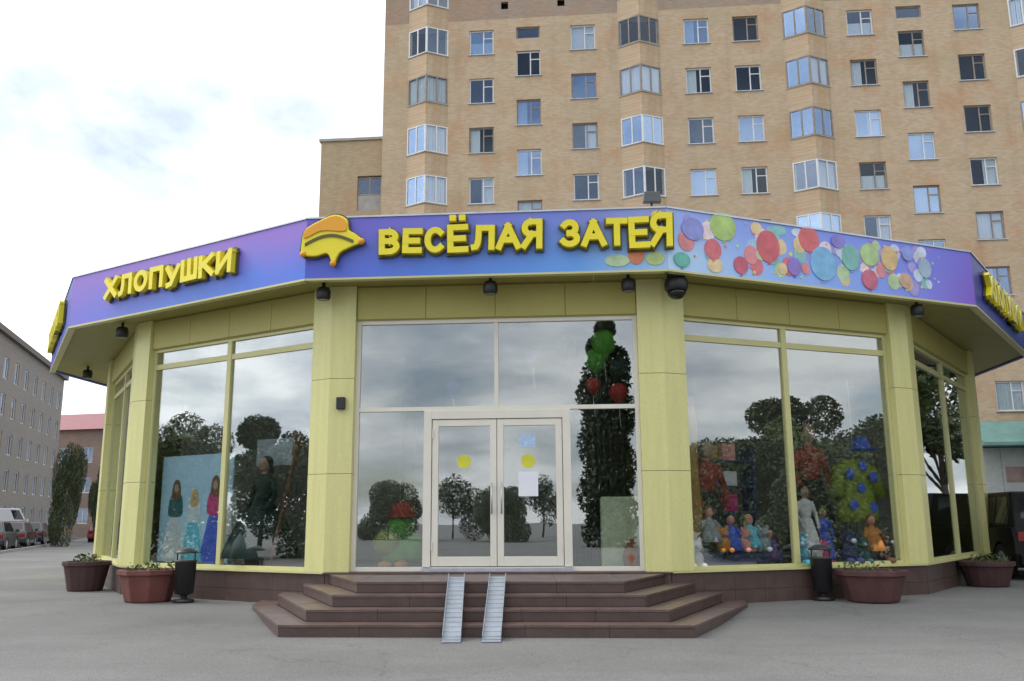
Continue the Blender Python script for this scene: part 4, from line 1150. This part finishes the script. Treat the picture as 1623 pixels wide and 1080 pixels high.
sc_ = empty('clown_suit', BD.at(4.28, -0.50, 1.45), 'yellow green clown suit with blue spots hung in the right window', 'costume', None, BD.rz)
MB().lathe([(0.42, 0), (0.46, 0.15), (0.38, 0.5), (0.34, 0.8), (0.40, 1.0), (0.22, 1.12)], 18, sy=0.5).build('suit', D['lime'], sc_, smooth=True)
for q in (-1, 1):
    MB().tube((q * 0.32, 0, 1.0), (q * 0.52, -0.05, 0.45), 0.13, 0.15, 12).build('sleeve', D['lime'], sc_, smooth=True)
for (x, z) in ((-.25, .3), (.2, .25), (-.05, .6), (.25, .8), (-.28, .85), (.02, 1.0)):
    MB().ball((x, -0.20, z), 0.10, 0.03, 0.10).build('spot', D['blue'], sc_, smooth=True)
MB().tube((0, 0, 1.12), (0, 0, 2.6), 0.008).build('hanger_wire', M['metal'], sc_)
doll(BD, 4.35, 0.28, 0.95, 0.95, 'orange', 'doll in an orange dress at the right of the window', 'brown')
o = MB().lathe([(0.30, 0), (0.30, 0.02), (0.16, 0.03), (0.13, 0.22), (0.03, 0.25)], 16).build('blue_hat', D['blue'], None, BD.at(4.42, -0.45, 2.75), BD.rz, smooth=True)
tag(o, 'blue brimmed hat above the clown suit', 'hat')

# ------------------------------------------------------------------ brick tower
TW = empty('brick_tower_block', (0, 45.69, 0), 'tan brick apartment tower with rows of windows behind the shop', 'apartment block', None, rad(-5.14))
UL, UR, ZTOP = -7.08, 30.1, 30.9
bays = [-4.58, 7.07, 15.9, 27.6]
wins = [-1.6, 4.02, 10.18, 12.81, 18.83, 24.35]
stairs = [1.0, 21.4]
Z0, FH = 27.64, 2.9
ops = []
def zr(k): return Z0 - FH * k
wlist = []
for u in wins:
    for k in range(0, 8 if u > 18 else 5):
        a, b, c, d = u - 0.68, u + 0.68, zr(k) - 0.74, zr(k) + 0.74
        if d < 6.5: continue
        ops.append((a, b, c, d)); wlist.append((a, b, c, d, 'n'))
for u in stairs:
    ops.append((u - 0.66, u + 0.66, 27.75, 28.45)); wlist.append((u - 0.66, u + 0.66, 27.75, 28.45, 's'))
    for k in range(0, 8 if u > 18 else 5):
        zc = 26.25 - FH * k
        if zc < 6.8: continue
        a, b, c, d = u - 0.66, u + 0.66, zc - 0.75, zc + 0.75
        ops.append((a, b, c, d)); wlist.append((a, b, c, d, 'n'))
for u in bays:
    for k in range(0, 8 if u > 18 else 5):
        ops.append((u - 0.95, u + 0.95, zr(k) - 0.78, zr(k) + 0.85))
for (u) in (-0.3, 2.85, 9.0, 11.5, 14.0, 20.2, 23.0, 25.4):
    ops.append((u - 0.2, u + 0.2, 29.6, 30.05))
def wall_open(mb, u0, u1, z0, z1, ops, depth=0.22, y=0.0):
    us = sorted({u0, u1, *[v for o in ops for v in o[:2]]}); zs = sorted({z0, z1, *[v for o in ops for v in o[2:]]})
    us = [u for u in us if u0 <= u <= u1]; zs = [z for z in zs if z0 <= z <= z1]
    idx = {}
    def vi(i, j):
        if (i, j) not in idx:
            idx[(i, j)] = len(mb.v); mb.v.append((us[i], y, zs[j]))
        return idx[(i, j)]
    for i in range(len(us) - 1):
        for j in range(len(zs) - 1):
            uc, zc = (us[i] + us[i + 1]) / 2, (zs[j] + zs[j + 1]) / 2
            if any(a < uc < b and c < zc < d for a, b, c, d in ops): continue
            mb.f.append((vi(i, j), vi(i + 1, j), vi(i + 1, j + 1), vi(i, j + 1)))
    for a, b, c, d in ops:
        mb.add([(a, y, c), (b, y, c), (b, y, d), (a, y, d), (a, y + depth, c), (b, y + depth, c), (b, y + depth, d), (a, y + depth, d)],
               [(0, 4, 5, 1), (1, 5, 6, 2), (2, 6, 7, 3), (3, 7, 4, 0)])
mb = MB()
wall_open(mb, UL, UR, 0, 29.0, [o for o in ops if o[3] < 29])
mb.add([(UL, 0, 0), (UL, 14, 0), (UL, 14, 29), (UL, 0, 29)], [(0, 3, 2, 1)])
mb.add([(UR, 0, 0), (UR, 14, 0), (UR, 14, 29), (UR, 0, 29)], [(0, 1, 2, 3)])
mb.add([(UL, 14, 0), (UR, 14, 0), (UR, 14, 29), (UL, 14, 29)], [(0, 3, 2, 1)])
mb.build('wall', M['brick'], TW)
mb = MB()
wall_open(mb, UL, UR, 29.0, ZTOP + 1.4, [o for o in ops if o[3] > 29])
mb.box(UL, UL + 0.3, 0.001, 14, 29.0, ZTOP + 1.4).box(UR - 0.3, UR, 0.001, 14, 29.0, ZTOP + 1.4)
mb.build('attic_wall', M['attic'], TW)
MB().box(UL - 0.15, UR + 0.15, -0.15, 14.1, ZTOP + 1.402, ZTOP + 1.6).build('roof', M['concrete'], TW)
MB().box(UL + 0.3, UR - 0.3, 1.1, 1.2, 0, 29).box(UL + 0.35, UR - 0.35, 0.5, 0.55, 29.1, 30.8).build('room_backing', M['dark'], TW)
# the near-black backing paints the darkness of the rooms behind the openings
# windows
def win_mesh(w, h, fm, split=True, t=0.075):
    m_ = MB()
    bars(m_, -w / 2, w / 2, -h / 2, h / 2, t, 0.10, 0.17)
    if split:
        m_.box(0.08, 0.14, 0.102, 0.168, -h / 2 + t, h / 2 - t)
        m_.box(0.14, w / 2 - t, 0.104, 0.166, h * 0.16, h * 0.16 + 0.05)
    return m_.mesh('window', fm)
me_w = win_mesh(1.36, 1.48, M['wpvc']); me_o = win_mesh(1.36, 1.48, M['wwood'])
me_s = win_mesh(1.32, 0.70, M['wwood'], False)
TG = [M['tglass'], glass_mat('dark_flat_glass', (0.86, 0.9, 0.92), (0.6, 0.7, 0.85), fac=0.05), glass_mat('sky_tint_flat_glass', (0.85, 0.9, 0.93), (0.55, 0.72, 1.0), fac=0.32)]  # sky blue is put into the glossy colours of these panes
me_p = MB().box(-0.61, 0.61, 0.13, 0.136, -0.67, 0.67).mesh('pane', TG[0])
me_pv = [me_p, MB().box(-0.61, 0.61, 0.13, 0.136, -0.67, 0.67).mesh('pane', TG[1]), MB().box(-0.61, 0.61, 0.13, 0.136, -0.67, 0.67).mesh('pane', TG[2])]
me_ps = MB().box(-0.59, 0.59, 0.13, 0.136, -0.28, 0.28).mesh('pane', M['tglass'])
me_sill = MB().box(-0.75, 0.75, -0.07, 0.10, -0.785, -0.745).mesh('sill', M['metal'])
def cur_mesh(a, b, c, d):
    m_ = MB(); n = max(3, int((b - a) / 0.08))
    for i in range(n):
        x0 = a + (b - a) * i / n; x1 = a + (b - a) * (i + 1) / n
        y = 0.19 + 0.02 * (i % 2)
        m_.box(x0, x1, y, y + 0.012, c, d)
    return m_.mesh('curtain', M['curtain'])
curs = [cur_mesh(-0.66, 0.66, -0.7, 0.7), cur_mesh(0.0, 0.66, -0.7, 0.7), cur_mesh(-0.66, -0.1, -0.7, 0.7), cur_mesh(-0.66, 0.66, -0.7, 0.05)]
rnd = random.Random(21)
for a, b, c, d, kind in wlist:
    u, z = (a + b) / 2, (c + d) / 2
    if kind == 's':
        w = inst('window', me_s, TW, (u, 0, z)); inst('pane', me_ps, w); continue
    w = inst('window', me_w if rnd.random() < 0.6 else me_o, TW, (u, 0, z))
    pq = rnd.random(); inst('pane', me_pv[0 if pq < 0.3 else 1 if pq < 0.62 else 2], w)
    inst('sill', me_sill, w)
    q = rnd.random()
    if q < 0.72:
        inst('curtain', curs[0 if q < 0.22 else 1 if q < 0.42 else 2 if q < 0.58 else 3], w)
# triangular bays
BW, BP = 1.12, 0.62
bz0, bz1 = 0.80, 0.83
mbs = MB().prism([(-BW, 0.0), (0, -BP), (BW, 0.0)], -FH + bz1, -bz0).mesh('bay_spandrel', M['brick'])
mbcap = MB().prism([(-BW - 0.06, -0.002), (0, -BP - 0.06), (BW + 0.06, -0.002)], -bz0, -bz0 + 0.05).mesh('bay_sill', M['concrete'])
def bay_frame(fm):
    m_ = MB()
    A_, B_, C_ = Vector((-BW, -0.01, 0)), Vector((0, -BP + 0.01, 0)), Vector((BW, -0.01, 0))
    zb, zt = -bz0 + 0.05, bz1
    for p_, q_ in ((A_, B_), (B_, C_)):
        d_ = (q_ - p_).normalized(); n_ = Vector((d_.y, -d_.x, 0))
        ln = (q_ - p_).length
        def bar(s0, s1, z0, z1, th=0.05):
            v = [p_ + d_ * s0 - n_ * th, p_ + d_ * s1 - n_ * th, p_ + d_ * s1, p_ + d_ * s0]
            m_.prism([(w_.x, w_.y) for w_ in (v[3], v[2], v[1], v[0])], z0, z1)
        for s_ in (0.0, ln / 2 - 0.03, ln - 0.07):
            bar(s_, s_ + 0.07, zb, zt)
        bar(0.07, ln / 2 - 0.03, zb, zb + 0.07, 0.048); bar(ln / 2 + 0.04, ln - 0.07, zb, zb + 0.07, 0.048)
        bar(0.07, ln / 2 - 0.03, zt - 0.07, zt - 0.002, 0.048); bar(ln / 2 + 0.04, ln - 0.07, zt - 0.07, zt - 0.002, 0.048)
    return m_.mesh('bay_window', fm)
bf = [bay_frame(M['wpvc']), bay_frame(M['wwood'])]
def bay_pane(side):
    p_, q_ = (Vector((-BW + 0.07, 0.0, 0)), Vector((-0.02, -BP + 0.045, 0))) if side < 0 else (Vector((0.02, -BP + 0.045, 0)), Vector((BW - 0.07, 0.0, 0)))
    d_ = (q_ - p_).normalized(); n_ = Vector((d_.y, -d_.x, 0)) * 0.006
    return MB().prism([(w_.x, w_.y) for w_ in (p_, q_, q_ - n_, p_ - n_)], -bz0 + 0.12, bz1 - 0.07).mesh('pane', M['tglass'])
bp = [bay_pane(-1), bay_pane(1)]
bpv = []
for g_ in TG:
    pr_ = []
    for b_ in bp:
        c_ = b_.copy(); c_.materials.clear(); c_.materials.append(g_); pr_.append(c_)
    bpv.append(pr_)
def bay_cur(side):
    s = side
    m_ = MB()
    for i in range(9):
        x = s * (0.10 + i * 0.1)
        y = -BP * (1 - abs(x) / BW) + 0.14 + 0.02 * (i % 2)
        m_.box(x - 0.05, x + 0.05, y, y + 0.012, -0.7, 0.75)
    return m_.mesh('curtain', M['curtain'])
bc = [bay_cur(-1), bay_cur(1)]
mbtop = MB().prism([(-BW - 0.05, -0.002), (0, -BP - 0.05), (BW + 0.05, -0.002)], bz1 + 0.002, bz1 + 0.12).mesh('bay_head', M['concrete'])
for u in bays:
    for k in range(-1, 8 if u > 18 else 5):
        z = zr(k)
        if z < 7: continue
        inst('bay_spandrel', mbs, TW, (u, 0, z))
        w = inst('bay_window', bf[0 if rnd.random() < 0.55 else 1], TW, (u, 0, z))
        inst('bay_sill', mbcap, w)
        inst('pane', bpv[rnd.choice((0, 1, 2, 2))][0], w); inst('pane', bpv[rnd.choice((0, 0, 1, 2))][1], w)
        q = rnd.random()
        if q < 0.55: inst('curtain', bc[0], w)
        if 0.35 < q < 0.75: inst('curtain', bc[1], w)
    inst('bay_head', mbtop, TW, (u, 0, zr(-1)))
# recessed lower wing on the left
AN = empty('brick_wing', (0, 45.69, 0), 'lower tan brick wing at the left side of the brick tower', 'building', None, rad(-5.14))
mb = MB()
wo = (-8.55, -7.2, 18.2, 20.25)
wall_open(mb, -10.67, UL - 0.01, 0, 22.35, [wo], y=0.5)
mb.add([(-10.67, .5, 0), (-10.67, 9, 0), (-10.67, 9, 22.35), (-10.67, .5, 22.35)], [(0, 3, 2, 1)])
mb.build('wall', M['brick2'], AN)
MB().box(-10.77, UL - 0.01, 0.4, 9, 22.352, 22.5).build('roof', M['concrete'], AN)
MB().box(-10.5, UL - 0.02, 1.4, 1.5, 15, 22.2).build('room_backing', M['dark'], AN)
mw = MB(); bars(mw, -0.66, 0.66, -0.05, 1.0, 0.07, 0.60, 0.67); mw.box(-0.03, 0.03, 0.602, 0.668, 0.02, 0.93)
w = mw.build('window', M['wwood'], AN, (-7.87, 0, 19.2))
MB().box(-0.6, 0.6, 0.63, 0.636, 0.02, 0.93).build('pane', M['tglass'], w)
MB().box(-0.67, 0.67, 0.58, 0.66, 0, 0.92).build('balcony_panel', M['concrete'], AN, (-7.87, 0, 18.21))

# storefront at the foot of the tower (right)
SF = empty('ground_floor_store', (0, 45.69, 0), 'pale storefront with a teal awning at the foot of the brick tower', 'store', None, rad(-5.14))
M['teal'] = mat('teal_awning', (0.16, 0.30, 0.27), 0.6, var=0.2, vscale=1)
MB().add([(22.2, -1.6, 5.0), (29.8, -1.6, 5.0), (29.8, -0.02, 6.1), (22.2, -0.02, 6.1), (22.2, -1.6, 4.85), (29.8, -1.6, 4.85), (29.8, -0.02, 4.85), (22.2, -0.02, 4.85)],
         [(0, 1, 2, 3), (4, 5, 1, 0), (5, 6, 2, 1), (7, 4, 0, 3), (7, 6, 5, 4)]).build('awning', M['teal'], SF)
M['palepanel'] = mat('pale_panel', (0.42, 0.46, 0.44), 0.5, var=0.12)
for i in range(7):
    MB().box(22.3 + i * 1.06, 22.3 + (i + 1) * 1.06 - 0.02, -0.5, -0.06, 2.6, 4.8).build('sign_panel', M['palepanel'], SF)
    MB().box(22.3 + i * 1.06, 22.3 + (i + 1) * 1.06 - 0.02, -0.12, -0.05, 0.2, 2.55).build('shop_pane', M['tglass'], SF)
MB().box(23.5, 25.2, -0.54, -0.502, 3.2, 3.9).build('name_board', mat('dull_red_board', (0.28, 0.20, 0.19), 0.6, var=0.3, vscale=3), SF)

# ------------------------------------------------------------------ left background houses
def far_house(name, p, q, depth, h, wallm, label, rows, spacing, roofm, zf0=2.2, fh=3.0, roof_h=0.0, win=(0.7, 0.85), wm=None):
    f = Facet(p, q)
    root = empty(name, (p[0], p[1], G1), label, 'apartment block', None, f.rz)
    op = []
    n = int(f.len / spacing)
    for i in range(n):
        for k in range(rows):
            c = spacing * (i + 0.5); z = zf0 + fh * k
            op.append((c - win[0], c + win[0], z - win[1], z + win[1]))
    mb = MB(); wall_open(mb, 0, f.len, 0, h, op)
    mb.add([(0, 0, 0), (0, depth, 0), (0, depth, h), (0, 0, h)], [(0, 3, 2, 1)])
    mb.add([(f.len, 0, 0), (f.len, depth, 0), (f.len, depth, h), (f.len, 0, h)], [(0, 1, 2, 3)])
    mb.build('wall', wallm, root)
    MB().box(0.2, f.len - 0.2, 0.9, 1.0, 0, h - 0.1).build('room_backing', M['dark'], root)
    if roof_h:
        MB().add([(-0.5, -0.5, h), (f.len + 0.5, -0.5, h), (f.len + 0.5, depth + 0.5, h), (-0.5, depth + 0.5, h), (1.5, depth / 2, h + roof_h), (f.len - 1.5, depth / 2, h + roof_h)],
                 [(0, 1, 5, 4), (1, 2, 5), (2, 3, 4, 5), (3, 0, 4), (3, 2, 1, 0)]).build('roof', roofm, root)
    else:
        MB().box(-0.3, f.len + 0.3, -0.35, depth, h + 0.002, h + 0.45).build('roof', roofm, root)
    fw = MB(); bars(fw, -win[0], win[0], -win[1], win[1], 0.09, 0.08, 0.16); fw.box(-0.04, 0.04, 0.082, 0.158, -win[1] + 0.09, win[1] - 0.09)
    fw = fw.mesh('window', wm or M['wpvc'])
    pw = MB().box(-win[0] + 0.09, win[0] - 0.09, 0.11, 0.118, -win[1] + 0.09, win[1] - 0.09).mesh('pane', M['tglass'])
    cw_ = cur_mesh(-win[0], win[0], -win[1], win[1])
    for a, b, c, d in op:
        w = inst('window', fw, root, ((a + b) / 2, 0, (c + d) / 2)); inst('pane', pw, w)
        if random.random() < 0.3: inst('curtain', cw_, w)
    return root, f
M['greyw'] = brick_mat('grey_brick', (0.24, 0.232, 0.22), (0.30, 0.29, 0.277), (0.33, 0.32, 0.3), patch=0.1)
M['roofg'] = mat('grey_roof', (0.16, 0.14, 0.13), 0.8)
M['redroof'] = mat('red_roof', (0.24, 0.075, 0.08), 0.6, var=0.2)
M['pinkw'] = brick_mat('pink_brick', (0.24, 0.17, 0.15), (0.29, 0.21, 0.18), (0.25, 0.22, 0.2), patch=0.15)
# the facade runs away from the camera; order p -> q so that outwards faces right/front
far_house('grey_apartment_block', (-33.6, 48.5), (-45.3, 90.0), 13, 15.6, M['greyw'], 'grey five storey apartment block at the left edge', 5, 3.3, M['roofg'], 1.9, 2.85)
ch = MB().box(-0.5, 0.5, -0.5, 0.5, 0, 1.7).box(-0.6, 0.6, -0.6, 0.6, 1.702, 1.85)
ch.build('chimney', M['greyw'], bpy.data.objects['grey_apartment_block'], (18.0, 4.0, 15.2))
far_house('red_roofed_house', (-60.0, 103.0), (-40.0, 98.0), 12, 11.6, M['pinkw'], 'pinkish brick house with a dull red roof beyond the trees', 3, 3.0, M['redroof'], 2.2, 3.3, 2.6)

# ------------------------------------------------------------------ cars
M['cglass'] = glass_mat('car_glass', (0.10, 0.11, 0.12), fac=0.06)
def arc_pts(cx, cz, r, a0, a1, n=9):
    return [(cx + r * math.cos(a0 + (a1 - a0) * i / n), cz + r * math.sin(a0 + (a1 - a0) * i / n)) for i in range(n + 1)]
def car(name, loc, rz, paint, label, Lg=4.4, Wd=1.8, Ht=1.45, belt=0.92, van=False, stripe=None, grp='cars parked by the grey block'):
    """x forward, body profile extruded across y with wheel arches, tapered cabin, glazing, wheels, lights"""
    root = empty(name, loc, label, 'car' if not van else 'van', grp, rz)
    hw = Wd / 2; wr = 0.33 if Ht < 1.6 else 0.38
    xf, xr = Lg / 2, -Lg / 2
    ax, bx = xf - 0.85, xr + 0.85
    hood = belt - 0.04 if not van else belt
    pr = [(xr + 0.06, 0.28)] + [(bx - wr - 0.06, 0.25)] + arc_pts(bx, wr, wr + 0.06, math.pi, 0)[1:-1] + [(bx + wr + 0.06, 0.22), (ax - wr - 0.06, 0.22)] + arc_pts(ax, wr, wr + 0.06, math.pi, 0)[1:-1] + [(ax + wr + 0.06, 0.25), (xf - 0.04, 0.28), (xf, 0.5), (xf - 0.06, hood - 0.2), (xf - 0.25, hood - 0.07), (xf - 1.15 if not van else xf - 0.5, belt), (xr + 0.12, belt + 0.02), (xr + 0.02, belt - 0.2), (xr, 0.55)]
    n = len(pr)
    vs = []
    for (y, k) in ((-hw, 0.985), (-hw + 0.10, 1.0), (hw - 0.10, 1.0), (hw, 0.985)):
        vs += [(x * k, y if 0.0 < z else y, z if z < 0.6 or k == 1 else z - 0.02) for x, z in pr]
    fs = [tuple(range(n))] + [tuple(range(4 * n - 1, 3 * n - 1, -1))]
    for r in range(3):
        fs += [(r * n + (i + 1) % n, r * n + i, (r + 1) * n + i, (r + 1) * n + (i + 1) % n) for i in range(n)]
    MB().add(vs, fs).build('body', paint, root, bevel=0.02)
    ws, we = (xf - 1.2, xf - 1.95) if not van else (xf - 0.55, xf - 1.1)
    rs, re = (xr + 0.10, xr + 0.55) if not van else (xr + 0.04, xr + 0.12)
    t0, t1 = hw - 0.05, hw - 0.22
    z0, z1 = belt - 0.01, Ht
    MB().add([(rs, -t0, z0), (ws, -t0, z0), (ws, t0, z0), (rs, t0, z0), (re, -t1, z1), (we, -t1, z1), (we, t1, z1), (re, t1, z1)],
             [(3, 2, 1, 0), (4, 5, 6, 7), (0, 1, 5, 4), (1, 2, 6, 5), (2, 3, 7, 6), (3, 0, 4, 7)]).build('cabin', paint, root, bevel=0.05)
    def lerp4(q, a, b, c, d, off):
        A_, B_, C_, D_ = (Vector(v) for v in q)
        nrm = (B_ - A_).cross(D_ - A_).normalized() * off
        def pt(s, t_): return A_.lerp(B_, s).lerp(D_.lerp(C_, s), t_)
        o_ = [pt(a, c), pt(b, c), pt(b, d), pt(a, d)]
        return MB().add([v + nrm for v in o_] + [v - nrm * 0.5 for v in o_], [(0, 1, 2, 3), (7, 6, 5, 4), (0, 4, 5, 1), (1, 5, 6, 2), (2, 6, 7, 3), (3, 7, 4, 0)])
    fq = [(ws, -t0, z0), (ws, t0, z0), (we, t1, z1), (we, -t1, z1)]
    rq = [(rs, t0, z0), (rs, -t0, z0), (re, -t1, z1), (re, t1, z1)]
    lq = [(ws, t0, z0), (rs, t0, z0), (re, t1, z1), (we, t1, z1)]
    iq = [(rs, -t0, z0), (ws, -t0, z0), (we, -t1, z1), (re, -t1, z1)]
    gm = mat('car_window', (0.02, 0.022, 0.025), 0.05, var=0.05) if 'cw' not in M else M['cw']
    M['cw'] = gm
    lerp4(fq, 0.08, 0.92, 0.10, 0.90, 0.006).build('windscreen', gm, root)
    lerp4(rq, 0.10, 0.90, 0.25 if not van else 0.4, 0.88, 0.006).build('rear_window', gm, root)
    for q in (lq, iq):
        segs = ((0.07, 0.36), (0.39, 0.66), (0.69, 0.92)) if not van else ((0.72, 0.95),) if q is iq else ((0.05, 0.28),)
        for a, b in segs:
            lerp4(q, a, b, 0.12, 0.86, 0.006).build('side_window', gm, root)
    for x in (ax, bx):
        for s in (-1, 1):
            y0, y1 = (s * hw - s * 0.20, s * hw - s * 0.01)
            ty = MB().tube((x, y0, wr), (x, y1, wr), wr, wr, 20).build('tyre', M['rubber'], root)
            MB().tube((x, y1 - s * 0.02, wr), (x, y1 + s * 0.006, wr), wr * 0.62, wr * 0.58, 14).build('rim', M['metal'], ty)
    rl = M.setdefault('taillight', mat('taillight', (0.25, 0.015, 0.012), 0.15))
    hl = M.setdefault('headlight', mat('headlight', (0.6, 0.62, 0.65), 0.1))
    for s in (-1, 1):
        MB().box(xr - 0.012, xr + 0.08, s * (hw - 0.22) - 0.14, s * (hw - 0.22) + 0.14, belt - 0.30, belt - 0.10).build('taillight', rl, root, bevel=0.01)
        MB().box(xf - 0.16, xf - 0.03, s * (hw - 0.30) - 0.18, s * (hw - 0.30) + 0.18, hood - 0.30, hood - 0.16).build('headlight', hl, root, bevel=0.01)
        MB().box(ws - 0.25, ws - 0.10, s * hw - 0.02, s * hw + 0.16 * s if s > 0 else s * hw + 0.02, belt, belt + 0.14).build('mirror', paint, root) if s > 0 else MB().box(ws - 0.25, ws - 0.10, -hw - 0.16, -hw + 0.02, belt, belt + 0.14).build('mirror', paint, root)
    MB().box(xr - 0.05, xr + 0.06, -hw + 0.08, hw - 0.08, 0.32, 0.55).build('rear_bumper', paint, root, bevel=0.03)
    MB().box(xf - 0.06, xf + 0.05, -hw + 0.08, hw - 0.08, 0.30, 0.54).build('front_bumper', paint, root, bevel=0.03)
    MB().box(xr - 0.062, xr - 0.052, -0.26, 0.26, 0.58, 0.69).build('plate', M['wpvc'], root)
    if stripe:
        for s in (-1, 1):
            MB().box(xr + 0.3, xf - 0.6, s * (hw + 0.004) - 0.004, s * (hw + 0.004) + 0.004, belt - 0.22, belt - 0.02).build('stripe', stripe, root)
    return root
def paint(name, c, rough=0.28, coat=0.6):
    m = mat(name, c, rough, var=0.05, coat=coat, spec=0.5 if coat > 0.3 else 0.2)
    return m
car('parked_suv', (12.05, 22.0, G1), rad(82), paint('black_paint', (0.006, 0.006, 0.007), 0.5, 0.1), 'black off-road car cut off by the right edge beside the shop', 4.7, 1.95, 1.9, 1.12, grp='cars beside the shop')
RZ = math.atan2(29, -10.3)
car('parked_car', (-26.9, 47.6, G1 + 0.006), RZ, paint('dark_paint', (0.02, 0.022, 0.028)), 'dark car parked nearest at the kerb by the left edge', grp='cars by the left street')
car('parked_car', (-29.0, 53.6, G1 + 0.006), RZ, paint('graphite_paint', (0.035, 0.037, 0.042)), 'graphite grey car second in the kerbside row', grp='cars by the left street')
car('parked_car', (-31.1, 59.6, G1 + 0.006), RZ, paint('navy_paint', (0.02, 0.025, 0.05)), 'dark navy car last in the kerbside row', grp='cars by the left street')
car('parked_van', (-35.0, 62.0, G1 + 0.006), RZ - 0.5, paint('white_paint', (0.62, 0.64, 0.68)), 'white van with a red stripe before the grey apartment block', 4.8, 2.0, 2.4, 1.55, van=True, stripe=paint('red_stripe', (0.4, 0.04, 0.03)), grp='cars by the left street')
car('parked_car', (-36.0, 55.5, G1 + 0.006), RZ, paint('blue_paint', (0.03, 0.04, 0.12)), 'dark blue high car by the grey apartment block at the left edge', 4.6, 1.9, 1.9, 1.1, grp='cars by the left street')
car('parked_car', (-31.0, 69.5, G1 + 0.006), RZ, paint('red_paint', (0.30, 0.06, 0.05)), 'red car half hidden behind the far left column', 4.2, 1.75, 1.6, grp='cars by the left street')
